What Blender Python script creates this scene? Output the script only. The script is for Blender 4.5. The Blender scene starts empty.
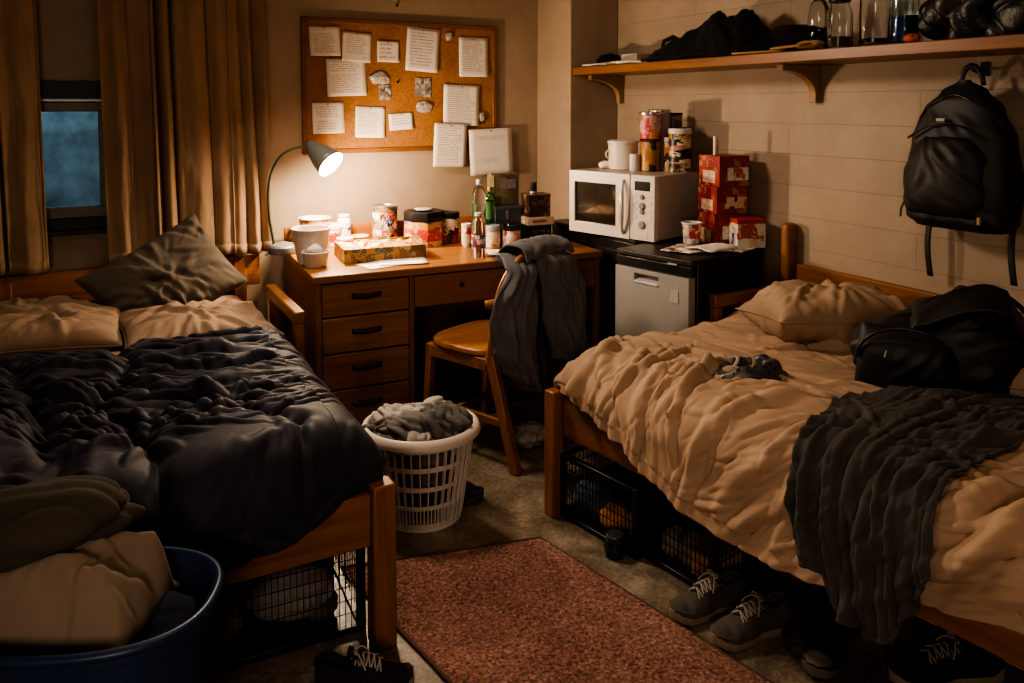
import bpy, bmesh, math, random
import numpy as np
from mathutils import Vector, Matrix, noise, Euler
random.seed(7)
D = bpy.data
COL = bpy.context.scene.collection
PI = math.pi
rad = math.radians

# ------------------------------------------------------------------ materials
MATS = {}
def nt_of(name):
    m = D.materials.new(name); m.use_nodes = True
    nt = m.node_tree; nt.nodes.clear()
    out = nt.nodes.new('ShaderNodeOutputMaterial'); b = nt.nodes.new('ShaderNodeBsdfPrincipled')
    nt.links.new(b.outputs[0], out.inputs[0])
    return m, nt, b
def N(nt, t, **kw):
    n = nt.nodes.new(t)
    for k, v in kw.items(): setattr(n, k, v)
    return n
def coords(nt, scale=(1,1,1), which='Object', rot=(0,0,0)):
    tc = N(nt, 'ShaderNodeTexCoord'); mp = N(nt, 'ShaderNodeMapping')
    mp.inputs['Scale'].default_value = scale; mp.inputs['Rotation'].default_value = rot
    nt.links.new(tc.outputs[which], mp.inputs[0]); return mp.outputs[0]
def noise_node(nt, vec, scale, detail=4, rough=.55, dist=0):
    n = N(nt, 'ShaderNodeTexNoise'); n.inputs['Scale'].default_value = scale
    n.inputs['Detail'].default_value = detail; n.inputs['Roughness'].default_value = rough
    n.inputs['Distortion'].default_value = dist
    nt.links.new(vec, n.inputs['Vector']); return n.outputs['Fac']
def ramp(nt, fac, stops, interp='LINEAR'):
    r = N(nt, 'ShaderNodeValToRGB'); cr = r.color_ramp; cr.interpolation = interp
    while len(cr.elements) < len(stops): cr.elements.new(.5)
    for e, (p, c) in zip(cr.elements, stops):
        e.position = p; e.color = (c[0], c[1], c[2], 1)
    nt.links.new(fac, r.inputs[0]); return r.outputs[0]
def bump(nt, b, fac, strength, dist=.01):
    bm_ = N(nt, 'ShaderNodeBump'); bm_.inputs['Strength'].default_value = strength
    bm_.inputs['Distance'].default_value = dist
    nt.links.new(fac, bm_.inputs['Height']); nt.links.new(bm_.outputs[0], b.inputs['Normal'])
def math_(nt, op, a, b_=None):
    m = N(nt, 'ShaderNodeMath', operation=op)
    for i, v in enumerate((a, b_)):
        if v is None: continue
        if isinstance(v, (int, float)): m.inputs[i].default_value = v
        else: nt.links.new(v, m.inputs[i])
    return m.outputs[0]
def mul(c, k): return tuple(x*k for x in c)

def M(name, col, rough=.5, metal=0, var=.12, scale=12, bstr=0, bscale=80, bdist=.004, sheen=0, spec=None, coat=0):
    if name in MATS: return MATS[name]
    m, nt, b = nt_of(name)
    v = coords(nt)
    nt.links.new(ramp(nt, noise_node(nt, v, scale), [(.25, mul(col, 1-var)), (.75, mul(col, 1+var))]), b.inputs['Base Color'])
    b.inputs['Roughness'].default_value = rough; b.inputs['Metallic'].default_value = metal
    if sheen: b.inputs['Sheen Weight'].default_value = sheen
    if spec is not None: b.inputs['Specular IOR Level'].default_value = spec
    if coat: b.inputs['Coat Weight'].default_value = coat
    if bstr: bump(nt, b, noise_node(nt, v, bscale, 3), bstr, bdist)
    MATS[name] = m; return m
def WOOD(name, c1, c2, axis='x', rough=.42, freq=14):
    if name in MATS: return MATS[name]
    m, nt, b = nt_of(name)
    s = {'x': (.9, freq, freq), 'y': (freq, .9, freq), 'z': (freq, freq, .9)}[axis]
    v = coords(nt, s)
    f = noise_node(nt, v, 2.2, 7, .62, .7)
    nt.links.new(ramp(nt, f, [(.28, c1), (.5, tuple((a+d)/2 for a, d in zip(c1, c2))), (.72, c2)]), b.inputs['Base Color'])
    b.inputs['Roughness'].default_value = rough
    bump(nt, b, f, .12, .002)
    MATS[name] = m; return m
def PRINT(name, cols, scale=30, rough=.4, base=None, metal=0, stretch=(1,1,1)):
    """printed packaging: irregular blocks of flat colour with small broken marks"""
    if name in MATS: return MATS[name]
    m, nt, b = nt_of(name)
    v = coords(nt, stretch)
    vo = N(nt, 'ShaderNodeTexVoronoi', distance='CHEBYCHEV'); vo.inputs['Scale'].default_value = scale*1.1; vo.inputs['Randomness'].default_value = .85
    nt.links.new(v, vo.inputs['Vector'])
    sp = N(nt, 'ShaderNodeSeparateColor'); nt.links.new(vo.outputs['Color'], sp.inputs[0])
    f = math_(nt, 'ADD', math_(nt, 'MULTIPLY', sp.outputs[0], .8), math_(nt, 'MULTIPLY', noise_node(nt, v, scale*3.5, 3, .6), .4))
    k = len(cols); st = [(.12 + .86*i/k, c) for i, c in enumerate(cols)]
    st[0] = (0, cols[0])
    nt.links.new(ramp(nt, f, st, 'CONSTANT'), b.inputs['Base Color'])
    b.inputs['Roughness'].default_value = rough; b.inputs['Metallic'].default_value = metal
    MATS[name] = m; return m
def GLASS(name, col, rough=.05, ior=1.45, alpha=None):
    if name in MATS: return MATS[name]
    m, nt, b = nt_of(name)
    v = coords(nt)
    nt.links.new(ramp(nt, noise_node(nt, v, 30), [(.3, mul(col, .95)), (.7, col)]), b.inputs['Base Color'])
    b.inputs['Transmission Weight'].default_value = 1; b.inputs['Roughness'].default_value = rough
    b.inputs['IOR'].default_value = ior
    MATS[name] = m; return m
def CLOTH(name, col, rough=.9, var=.15, weave=420, bstr=.25, sheen=.06, big=3.0):
    if name in MATS: return MATS[name]
    m, nt, b = nt_of(name)
    v = coords(nt)
    nt.links.new(ramp(nt, noise_node(nt, v, big, 6, .6), [(.3, mul(col, 1-var)), (.7, mul(col, 1+var))]), b.inputs['Base Color'])
    b.inputs['Roughness'].default_value = rough
    b.inputs['Sheen Weight'].default_value = sheen; b.inputs['Sheen Roughness'].default_value = .5
    b.inputs['Specular IOR Level'].default_value = .2
    f = math_(nt, 'ADD', noise_node(nt, v, weave, 2), math_(nt, 'MULTIPLY', noise_node(nt, v, 26, 2, .5, .4), 1.2))
    bump(nt, b, f, bstr, .003)
    MATS[name] = m; return m
def PAPER(name, seed, rows=18, ink=.45, base=(.68, .62, .55)):
    """sheet with rows of illegible small print"""
    m, nt, b = nt_of(name)
    tc = N(nt, 'ShaderNodeTexCoord'); sp = N(nt, 'ShaderNodeSeparateXYZ'); nt.links.new(tc.outputs['Generated'], sp.inputs[0])
    x, z = sp.outputs[0], sp.outputs[2]
    v = math_(nt, 'MULTIPLY', z, rows); row = math_(nt, 'FLOOR', v); fr = math_(nt, 'SUBTRACT', v, row)
    on = math_(nt, 'LESS_THAN', fr, .42)
    cb = N(nt, 'ShaderNodeCombineXYZ'); nt.links.new(math_(nt, 'MULTIPLY', x, 26.), cb.inputs[0]); nt.links.new(math_(nt, 'MULTIPLY', row, 5.37), cb.inputs[1]); cb.inputs[2].default_value = seed*3.1
    w = math_(nt, 'GREATER_THAN', noise_node(nt, cb.outputs[0], 1.0, 2), .43)
    cb2 = N(nt, 'ShaderNodeCombineXYZ'); nt.links.new(math_(nt, 'MULTIPLY', row, 3.77), cb2.inputs[1]); cb2.inputs[2].default_value = seed*1.7
    rn = noise_node(nt, cb2.outputs[0], 1.0, 1)
    end = math_(nt, 'LESS_THAN', x, math_(nt, 'ADD', math_(nt, 'MULTIPLY', rn, .7), .42))
    ins = math_(nt, 'MULTIPLY', math_(nt, 'GREATER_THAN', x, .12), math_(nt, 'LESS_THAN', x, .88))
    tb = math_(nt, 'MULTIPLY', math_(nt, 'GREATER_THAN', z, .1), math_(nt, 'LESS_THAN', z, .92))
    rowon = math_(nt, 'GREATER_THAN', rn, .36)
    k = on
    for q in (w, end, ins, tb, rowon): k = math_(nt, 'MULTIPLY', k, q)
    k = math_(nt, 'MULTIPLY', k, ink)
    mx = N(nt, 'ShaderNodeMix', data_type='RGBA'); nt.links.new(k, mx.inputs[0])
    mx.inputs[6].default_value = (*base, 1); mx.inputs[7].default_value = (.08, .07, .08, 1)
    nt.links.new(mx.outputs[2], b.inputs['Base Color']); b.inputs['Roughness'].default_value = .8
    return m

WD1, WD2 = (.16, .058, .014), (.33, .135, .038)
wood_x = WOOD('wood_x', WD1, WD2, 'x'); wood_y = WOOD('wood_y', WD1, WD2, 'y'); wood_z = WOOD('wood_z', WD1, WD2, 'z')
desk_x = WOOD('desk_wood', (.19, .075, .02), (.36, .16, .05), 'x', .35)
desk_z = WOOD('desk_wood_upright', (.17, .065, .018), (.32, .14, .043), 'z', .4)
shelf_w = WOOD('shelf_wood', (.13, .05, .014), (.27, .115, .034), 'y', .4)
pine = WOOD('pine', (.36, .22, .11), (.5, .33, .18), 'z', .6)
black_pl = M('black_plastic', (.014, .014, .015), .33, var=.2)
black_mt = M('black_metal', (.02, .02, .021), .45, .6)
dark_grey = M('dark_grey_plastic', (.05, .05, .052), .5)
white_pl = M('white_plastic', (.6, .56, .51), .4, var=.05)
warm_white = M('warm_white_plastic', (.62, .55, .47), .45, var=.06)
grey_pl = M('grey_plastic', (.3, .3, .3), .45)
silver = M('silver_metal', (.62, .6, .57), .3, 1, var=.06)
steel = M('brushed_steel', (.42, .405, .385), .42, .45, var=.08, scale=5)
paperw = M('white_paper', (.72, .68, .62), .85, var=.05)
card = M('cardboard', (.36, .22, .11), .8, var=.15)
navy = CLOTH('navy_cloth', (.025, .026, .038), .62, sheen=.04, weave=300, bstr=.35)
tan = CLOTH('tan_cloth', (.42, .295, .205), .85, sheen=.04, weave=300, bstr=.3)
tan2 = CLOTH('tan_pillow_cloth', (.38, .268, .185), .85, sheen=.04, weave=300, bstr=.3)
tan_shaded = CLOTH('shaded_tan_cloth', (.24, .17, .118), .85, sheen=.04, weave=300, bstr=.3)  # tan pillow cloth with the grey pillow's shadow put into its colour
taupe = CLOTH('taupe_cloth', (.085, .07, .055), .8, sheen=.08, weave=300, bstr=.25)
charcoal = CLOTH('charcoal_cloth', (.07, .066, .062), .95, sheen=.05)
jacket_c = CLOTH('jacket_cloth', (.125, .126, .13), .92, sheen=.06)
blackc = CLOTH('black_cloth', (.006, .006, .0065), .9, sheen=.03, weave=500, bstr=.3)
black_shiny = M('black_shiny_nylon', (.01, .01, .011), .42, var=.2, bstr=.6, bscale=28, bdist=.01)
packc = M('pack_fabric', (.013, .013, .0135), .56, var=.25, bstr=.25, bscale=320, bdist=.002)
greyc = CLOTH('grey_cloth', (.13, .125, .12), .95)
lightc = CLOTH('light_grey_cloth', (.33, .31, .29), .95)
oliv = CLOTH('olive_cloth', (.06, .052, .04), .9, sheen=.05)
tanfg = CLOTH('faded_tan_cloth', (.24, .185, .14), .9)
brownc = CLOTH('brown_cloth', (.07, .045, .03), .9)
curtain_m = CLOTH('curtain_cloth', (.30, .205, .132), .9, sheen=.05, weave=500, bstr=.2)
orangec = CLOTH('orange_cloth', (.55, .25, .08), .9)
bluec = CLOTH('blue_cloth', (.10, .14, .2), .9)

# ------------------------------------------------------------------ mesh builder
class MB:
    def __init__(s): s.v = []; s.f = []
    def add(s, vs, fs, mat=None):
        o = len(s.v)
        s.v += [tuple(mat @ Vector(p)) if mat is not None else tuple(p) for p in vs]
        s.f += [tuple(i+o for i in f) for f in fs]; return s
    def box(s, c, sz, mat=None, taper=1.0, rz=0):
        x, y, z = (q/2 for q in sz); vs = []
        for dz in (-1, 1):
            k = taper if dz > 0 else 1
            for dx, dy in ((-1,-1),(1,-1),(1,1),(-1,1)): vs.append(Vector((dx*x*k, dy*y*k, dz*z)))
        if rz:
            R = Matrix.Rotation(rz, 3, 'Z'); vs = [R @ q for q in vs]
        vs = [q + Vector(c) for q in vs]
        return s.add(vs, [(0,3,2,1),(4,5,6,7),(0,1,5,4),(1,2,6,5),(2,3,7,6),(3,0,4,7)], mat)
    def bar(s, a, b, w, h=None, up=(0,0,1)):
        h = h or w; a = Vector(a); b = Vector(b); d = (b-a)
        zax = d.normalized(); upv = Vector(up)
        if abs(zax.dot(upv)) > .98: upv = Vector((0,1,0))
        xax = upv.cross(zax).normalized(); yax = zax.cross(xax)
        vs = []
        for p in (a, b):
            for i, j in ((-1,-1),(1,-1),(1,1),(-1,1)): vs.append(p + xax*i*w/2 + yax*j*h/2)
        return s.add(vs, [(0,3,2,1),(4,5,6,7),(0,1,5,4),(1,2,6,5),(2,3,7,6),(3,0,4,7)])
    def lathe(s, prof, seg=28, mat=None, cap0=True, cap1=True, c=(0,0,0), sx=1, sy=1):
        vs = []; fs = []
        for r, z in prof:
            for k in range(seg):
                a = 2*PI*k/seg; vs.append((c[0]+r*math.cos(a)*sx, c[1]+r*math.sin(a)*sy, c[2]+z))
        for i in range(len(prof)-1):
            for k in range(seg):
                k2 = (k+1) % seg; fs.append((i*seg+k, i*seg+k2, (i+1)*seg+k2, (i+1)*seg+k))
        if cap0: fs.append(tuple(reversed(range(seg))))
        if cap1: fs.append(tuple((len(prof)-1)*seg+k for k in range(seg)))
        return s.add(vs, fs, mat)
    def tube(s, pts, r, seg=8, closed=False, flat=1.0):
        pts = [Vector(p) for p in pts]; n = len(pts); vs = []; fs = []
        rr = r if isinstance(r, (list, tuple)) else [r]*n
        prev = None
        for i, p in enumerate(pts):
            if closed: t = (pts[(i+1) % n]-pts[i-1])
            else: t = pts[min(i+1, n-1)]-pts[max(i-1, 0)]
            t.normalize()
            if prev is None:
                u = Vector((0,0,1)) if abs(t.z) < .9 else Vector((1,0,0))
                xa = u.cross(t).normalized()
            else:
                xa = (prev - t*prev.dot(t))
                xa = xa.normalized() if xa.length > 1e-6 else Vector((1,0,0))
            prev = xa; ya = t.cross(xa)
            for k in range(seg):
                a = 2*PI*k/seg; vs.append(p + xa*math.cos(a)*rr[i] + ya*math.sin(a)*rr[i]*flat)
        m = n if closed else n-1
        for i in range(m):
            j = (i+1) % n
            for k in range(seg):
                k2 = (k+1) % seg; fs.append((i*seg+k, i*seg+k2, j*seg+k2, j*seg+k))
        if not closed:
            fs.append(tuple(reversed(range(seg)))); fs.append(tuple((n-1)*seg+k for k in range(seg)))
        return s.add(vs, fs)
    def grid(s, nu, nv, fn, wrapu=False):
        vs = []; fs = []
        for j in range(nv):
            for i in range(nu):
                u = i/nu if wrapu else i/(nu-1)
                vs.append(fn(u, j/(nv-1)))
        for j in range(nv-1):
            for i in range(nu if wrapu else nu-1):
                i2 = (i+1) % nu; fs.append((j*nu+i, j*nu+i2, (j+1)*nu+i2, (j+1)*nu+i))
        return s.add(vs, fs)
    def prism(s, poly, z0, z1, mat=None):
        n = len(poly)
        vs = [(x, y, z0) for x, y in poly] + [(x, y, z1) for x, y in poly]
        fs = [tuple(reversed(range(n))), tuple(range(n, 2*n))] + [(i, (i+1) % n, n+(i+1) % n, n+i) for i in range(n)]
        return s.add(vs, fs, mat)
    def build(s, name, m, parent=None, smooth=30, bevel=0, solid=0, seg=2, loc=None, rz=0, sub=0):
        me = D.meshes.new(name); me.from_pydata(s.v, [], s.f); me.validate(); me.update()
        bm = bmesh.new(); bm.from_mesh(me); bmesh.ops.recalc_face_normals(bm, faces=bm.faces); bm.to_mesh(me); bm.free()
        if m: me.materials.append(m)
        o = D.objects.new(name, me); COL.objects.link(o)
        if parent is not None: o.parent = parent
        if loc is not None: o.location = loc
        if rz: o.rotation_euler[2] = rz
        if solid:
            md = o.modifiers.new('thick', 'SOLIDIFY'); md.thickness = solid; md.offset = 0
        if bevel:
            md = o.modifiers.new('edge', 'BEVEL'); md.width = bevel; md.segments = seg; md.limit_method = 'ANGLE'; md.angle_limit = rad(40)
        if sub:
            md = o.modifiers.new('sub', 'SUBSURF'); md.levels = sub; md.render_levels = sub
        if smooth:
            me.polygons.foreach_set('use_smooth', [True]*len(me.polygons))
            if not sub: me.set_sharp_from_angle(angle=rad(smooth if not bevel else 50))
        return o
def tag(o, label, cat, group=None):
    o['label'] = label; o['category'] = cat
    if group: o['group'] = group
    return o
def thing(name, label, cat, loc=(0,0,0), rz=0, group=None):
    o = D.objects.new(name, None); o.empty_display_size = .05; COL.objects.link(o)
    o.location = loc; o.rotation_euler = (0, 0, rz)
    return tag(o, label, cat, group)
def struct(o): o['kind'] = 'structure'; return o

def fbm(x, y, z=0, o=4): return noise.fractal(Vector((x, y, z)), .6, 2.0, o)
def rg(x, y, z=0): return 1-abs(noise.noise(Vector((x, y, z))))*2      # ridged, ~[-1,1]
def sstep(a, b, x):
    t = max(0, min(1, (x-a)/(b-a))); return t*t*(3-2*t)
def interp(tab, x):
    if x <= tab[0][0]: return tab[0][1]
    for (a, fa), (b, fb) in zip(tab, tab[1:]):
        if x <= b:
            t = (x-a)/(b-a); t = t*t*(3-2*t); return fa+(fb-fa)*t
    return tab[-1][1]
def folds(x, y, ang, f1, f2, seed, warp=.35):
    """creased-cloth height: ridges running along direction ang"""
    c, s_ = math.cos(ang), math.sin(ang)
    wx = fbm(x*2.1+seed, y*2.1, seed)*warp; wy = fbm(x*2.1, y*2.1+seed, seed+5)*warp
    a = (x+wx)*c+(y+wy)*s_; b = -(x+wx)*s_+(y+wy)*c
    r = rg(a*f1, b*f2, seed)
    return r*abs(r) if r < 0 else r*r

class HM:
    """height map of cloth creases: tapered curved ridges laid as strokes, plus soft swells"""
    def __init__(s, x0, x1, y0, y1, n=360):
        s.x0, s.x1, s.y0, s.y1 = x0, x1, y0, y1
        st = max(x1-x0, y1-y0)/n; s.nx = int((x1-x0)/st)+2; s.ny = int((y1-y0)/st)+2; s.st = st
        s.X, s.Y = np.meshgrid(x0+np.arange(s.nx)*st, y0+np.arange(s.ny)*st); s.h = np.zeros_like(s.X)
    def swell(s, amp, freq, seed, n=7, ax=1, ay=1):
        r = np.random.RandomState(seed); h = 0
        for k in range(n):
            a = r.uniform(0, 2*PI); f = freq*r.uniform(.6, 1.5)*2*PI
            h = h+np.sin((s.X*ax*math.cos(a)+s.Y*ay*math.sin(a))*f+r.uniform(0, 6.28))
        s.h += amp*h/math.sqrt(n); return s
    def strokes(s, n, seed, ang, ln, wd, am, bend=.12, box=None, neg=.15):
        r = np.random.RandomState(seed)
        bx = box or (s.x0, s.x1, s.y0, s.y1)
        for k in range(n):
            cx, cy = r.uniform(bx[0], bx[1]), r.uniform(bx[2], bx[3])
            a = (ang(cx, cy) if callable(ang) else ang[0]) + r.normal(0, ang[1] if not callable(ang) else .22)
            L = r.uniform(*ln)/2; w = r.uniform(*wd); A = r.uniform(*am)*(-1 if r.rand() < neg else 1); bd = r.normal(0, bend)
            ca, sa = math.cos(a), math.sin(a)
            m = L+3*w+abs(bd)*L
            i0, i1 = int((cx-m-s.x0)/s.st), int((cx+m-s.x0)/s.st)+1; j0, j1 = int((cy-m-s.y0)/s.st), int((cy+m-s.y0)/s.st)+1
            i0, j0 = max(0, i0), max(0, j0); i1, j1 = min(s.nx, i1), min(s.ny, j1)
            if i1 <= i0 or j1 <= j0: continue
            X = s.X[j0:j1, i0:i1]-cx; Y = s.Y[j0:j1, i0:i1]-cy
            t = (X*ca+Y*sa)/L; d = -X*sa+Y*ca - bd*L*(t*t-.4)
            tp = np.clip(1-t*t, 0, 1)**1.2; ww = w*(.55+.45*tp)
            q = d/ww
            s.h[j0:j1, i0:i1] += A*tp*(np.exp(-q*q)-.42*np.exp(-((q-1.7)/.9)**2)-.2*np.exp(-((q+1.8)/1.0)**2))
        return s
    def blur(s, k=1):
        for _ in range(k):
            p = np.pad(s.h, 1, mode='edge'); s.h = (p[1:-1, 1:-1]*4+p[:-2, 1:-1]*2+p[2:, 1:-1]*2+p[1:-1, :-2]*2+p[1:-1, 2:]*2+p[:-2, :-2]+p[2:, 2:]+p[:-2, 2:]+p[2:, :-2])/16
        return s
    def at(s, x, y):
        fx = min(max((x-s.x0)/s.st, 0), s.nx-1.001); fy = min(max((y-s.y0)/s.st, 0), s.ny-1.001)
        i, j = int(fx), int(fy); a, b = fx-i, fy-j; h = s.h
        return float((h[j, i]*(1-a)+h[j, i+1]*a)*(1-b)+(h[j+1, i]*(1-a)+h[j+1, i+1]*a)*b)

BHM = HM(0, 1, 0, 1.1, 260).swell(.008, 3, 13).strokes(36, 81, (.7, .6), (.12, .4), (.016, .03), (.008, .02), .25).strokes(60, 82, (.9, .7), (.06, .18), (.008, .014), (.003, .008), .25).blur(1)
# ------------------------------------------------------------------ room
XR, YB, ZC = 2.88, 4.32, 2.6
XL, YF = -1.7, -1.3
def wall_mat(name, col):
    m, nt, b = nt_of(name); v = coords(nt)
    f = noise_node(nt, v, 1.6, 6, .6); f2 = noise_node(nt, v, 9, 5, .65)
    mixf = math_(nt, 'ADD', math_(nt, 'MULTIPLY', f, .6), math_(nt, 'MULTIPLY', f2, .4))
    nt.links.new(ramp(nt, mixf, [(.32, mul(col, .84)), (.62, mul(col, 1.06))]), b.inputs['Base Color'])
    b.inputs['Roughness'].default_value = .62
    bump(nt, b, noise_node(nt, v, 120, 4), .18, .003); return m
plaster = wall_mat('painted_plaster', (.345, .262, .188))
def block_mat():
    m, nt, b = nt_of('painted_block')
    v = coords(nt, (1, 1, 1), 'Object', (0, 0, 0))
    sp = N(nt, 'ShaderNodeSeparateXYZ'); nt.links.new(v, sp.inputs[0])
    cb = N(nt, 'ShaderNodeCombineXYZ'); nt.links.new(sp.outputs[1], cb.inputs[0]); nt.links.new(sp.outputs[2], cb.inputs[1])
    br = N(nt, 'ShaderNodeTexBrick'); nt.links.new(cb.outputs[0], br.inputs['Vector'])
    br.inputs['Scale'].default_value = 1; br.inputs['Brick Width'].default_value = 1.3; br.inputs['Row Height'].default_value = .1415
    br.inputs['Mortar Size'].default_value = .002; br.inputs['Mortar Smooth'].default_value = .6; br.offset = .5
    br.inputs['Color1'].default_value = (.335, .262, .194, 1); br.inputs['Color2'].default_value = (.348, .273, .203, 1); br.inputs['Mortar'].default_value = (.235, .18, .131, 1)
    f = noise_node(nt, v, 2.4, 6, .65)
    mx = N(nt, 'ShaderNodeMix', data_type='RGBA', blend_type='MULTIPLY'); mx.inputs[0].default_value = 1
    nt.links.new(br.outputs['Color'], mx.inputs[6]); nt.links.new(ramp(nt, f, [(.3, (.8, .78, .76)), (.65, (1.04, 1.03, 1.02))]), mx.inputs[7])
    nt.links.new(mx.outputs[2], b.inputs['Base Color']); b.inputs['Roughness'].default_value = .6
    h = math_(nt, 'SUBTRACT', math_(nt, 'MULTIPLY', noise_node(nt, v, 60, 4), .35), br.outputs['Fac'])
    bump(nt, b, h, .3, .004); return m
block = block_mat()
def floor_mat():
    m, nt, b = nt_of('worn_floor'); v = coords(nt)
    f = noise_node(nt, v, 5, 8, .7, .4); g = noise_node(nt, v, 70, 4, .7)
    k = math_(nt, 'ADD', math_(nt, 'MULTIPLY', f, .62), math_(nt, 'MULTIPLY', g, .38))
    nt.links.new(ramp(nt, k, [(.34, (.05, .04, .029)), (.5, (.17, .136, .098)), (.66, (.34, .285, .215))]), b.inputs['Base Color'])
    r = ramp(nt, f, [(.3, (.28,)*3), (.7, (.55,)*3)]); nt.links.new(r, b.inputs['Roughness'])
    bump(nt, b, k, .25, .004); return m
struct(MB().box((( XL+XR)/2, (YF+YB)/2, -.05), (XR-XL+.4, YB-YF+.4, .1)).build('floor', floor_mat(), smooth=0))
struct(MB().box(((XL+XR)/2, (YF+YB)/2, ZC+.05), (XR-XL+.4, YB-YF+.4, .1)).build('ceiling', plaster, smooth=0))
WX0, WX1, WZ0, WZ1 = -.75, .42, .90, 1.62
wb = MB(); T = .2
wb.box(((XL-.2+WX0)/2, YB+T/2, ZC/2), (WX0-XL+.2, T, ZC)); wb.box(((WX1+XR+.2)/2, YB+T/2, ZC/2), (XR+.2-WX1, T, ZC))
wb.box(((WX0+WX1)/2, YB+T/2, WZ0/2), (WX1-WX0, T, WZ0)); wb.box(((WX0+WX1)/2, YB+T/2, (WZ1+ZC)/2), (WX1-WX0, T, ZC-WZ1))
struct(wb.build('wall_back', plaster, smooth=0))
struct(MB().box((XR+.1, (YF+YB)/2, ZC/2), (.2, YB-YF, ZC)).build('wall_right', block, smooth=0))
struct(MB().box((XL-.1, (YF+YB)/2, ZC/2), (.2, YB-YF, ZC)).build('wall_left', plaster, smooth=0))
struct(MB().box(((XL+XR)/2, YF-.1, ZC/2), (XR-XL+.4, .2, ZC)).build('wall_front', plaster, smooth=0))
# corner column between back wall and block wall
struct(MB().box(((2.535+XR)/2, (3.935+YB)/2, ZC/2), (XR-2.535, YB-3.935, ZC)).build('wall_corner', plaster, bevel=.008))
# window well outside
outm = M('grimy_concrete', (.30, .34, .36), .9, var=.6, scale=7, bstr=.3, bscale=30)
well = MB(); well.box((-.15, 5.25, 1.1), (1.9, .1, 1.7)); well.box((-1.1, 4.88, 1.1), (.1, .66, 1.7)); well.box((.8, 4.88, 1.1), (.1, .66, 1.7)); well.box((-.15, 4.9, .25), (1.9, .76, .1))
struct(well.build('wall_outside', outm, smooth=0))
# window
win = thing('window_1', 'x', 'window'); win['kind'] = 'structure'; del win['label']; del win['category']
wf_d = M('window_dark_frame', (.016, .014, .012), .5); wf_a = M('window_aluminium', (.36, .36, .36), .4, .7); wf_g = M('window_grey_frame', (.2, .18, .15), .5)
m_ = MB(); m_.box(((WX0+WX1)/2, 4.33, 1.573), (WX1-WX0, .06, .085)); m_.box(((WX0+WX1)/2, 4.33, .93), (WX1-WX0, .06, .06)); m_.box((WX0+.02, 4.33, 1.26), (.04, .06, .72)); m_.box((WX1-.02, 4.33, 1.26), (.04, .06, .72))
m_.build('window_frame', wf_d, win, bevel=.004)
MB().box(((WX0+WX1)/2, 4.318, 1.522), (WX1-WX0-.08, .05, .014)).build('window_rail', wf_a, win, bevel=.003)
m_ = MB()
x0, x1 = WX0+.04, WX1-.04
m_.box(((x0+x1)/2, 4.34, 1.492), (x1-x0, .05, .046)); m_.box(((x0+x1)/2, 4.34, .985), (x1-x0, .05, .055)); m_.box((x0+.02, 4.34, 1.24), (.04, .05, .5)); m_.box((x1-.02, 4.34, 1.24), (.04, .05, .5)); m_.box((.09, 4.345, 1.24), (.035, .045, .5))
m_.build('window_sash', wf_g, win, bevel=.004)
MB().box(((x0+x1)/2, 4.35, 1.24), (x1-x0-.06, .006, .48)).build('window_pane', GLASS('window_glass', (.9, .95, .97), .03), win, smooth=0)
struct(MB().box(((WX0+WX1)/2, 4.30, .895), (WX1-WX0+.06, .09, .022)).build('trim_1', wf_d, bevel=.004))
# baseboard
struct(MB().box(((.8+2.535)/2, YB-.008, .05), (1.73, .016, .1)).build('baseboard_back', plaster, bevel=.004))
# ------------------------------------------------------------------ curtains
def curtain(name, label, xt0, xt1, xb0, xb1, seed, nf):
    rnd = random.Random(seed)
    ph = [rnd.uniform(0, 6.28) for _ in range(5)]
    t = thing(name, label, 'curtain', (0, 4.2, 0))
    def fn(u, v):
        z = 2.36-(2.36-.735)*v
        xa = xt0+(xb0-xt0)*v; xb = xt1+(xb1-xt1)*v
        uu = u + .022*math.sin(6.28*u*2.3+ph[0]+v*.6)
        x = xa+(xb-xa)*u
        wv = nf*(uu+.045*math.sin(6.28*uu*1.7+ph[2])+.03*math.sin(6.28*uu*3.9+ph[4]))
        dep = .75+.5*math.sin(wv*2.1+ph[3])**2
        s1 = (1-2*abs(math.sin(PI*wv+ph[1]+.25*math.sin(v*2.5+ph[2])))**.62)*dep
        s2 = math.sin(6.2832*(nf*2.15)*uu+ph[3]+v*1.1)
        a = .031+.010*v
        y = s1*a*(.8+.4*math.sin(u*9+ph[4])) + s2*.005*(.5+v) + .012*fbm(u*5, v*2.2, seed)
        x += .012*math.cos(6.2832*nf*uu+ph[1])
        z += (.006*math.sin(u*20))*v
        return (x, y-.0, z)
    MB().grid(300, 60, fn).build('curtain_panel', curtain_m, t, smooth=80, solid=.003)
    MB().grid(300, 2, lambda u, v: (lambda p: (p[0], p[1]-.003, p[2]+.004-.05*v*0+ (.05 if v < .5 else 0)))(fn(u, 1.0))).build('hem', curtain_m, t, smooth=80, solid=.004)
    return t
curtain('curtain', 'tan pleated curtain right of the window beside the desk lamp', .075, .83, .105, .865, 3, 6.2)
curtain('curtain', 'dark tan curtain at left picture edge, left of the blue window', -.8, -.165, -.72, -.135, 11, 5.0)
rod = MB().tube([(-1.0, 4.2, 2.375), (1.0, 4.2, 2.375)], .011, 12)
rod.lathe([(.0, 0), (.02, .008), (.02, .03), (0, .04)], 12, Matrix.Translation((1.0, 4.2, 2.375)) @ Matrix.Rotation(PI/2, 4, 'Y'))
tag(rod.build('curtain_rod', black_mt), 'thin dark rod carrying both tan curtains above the window', 'curtain rod')

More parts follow.
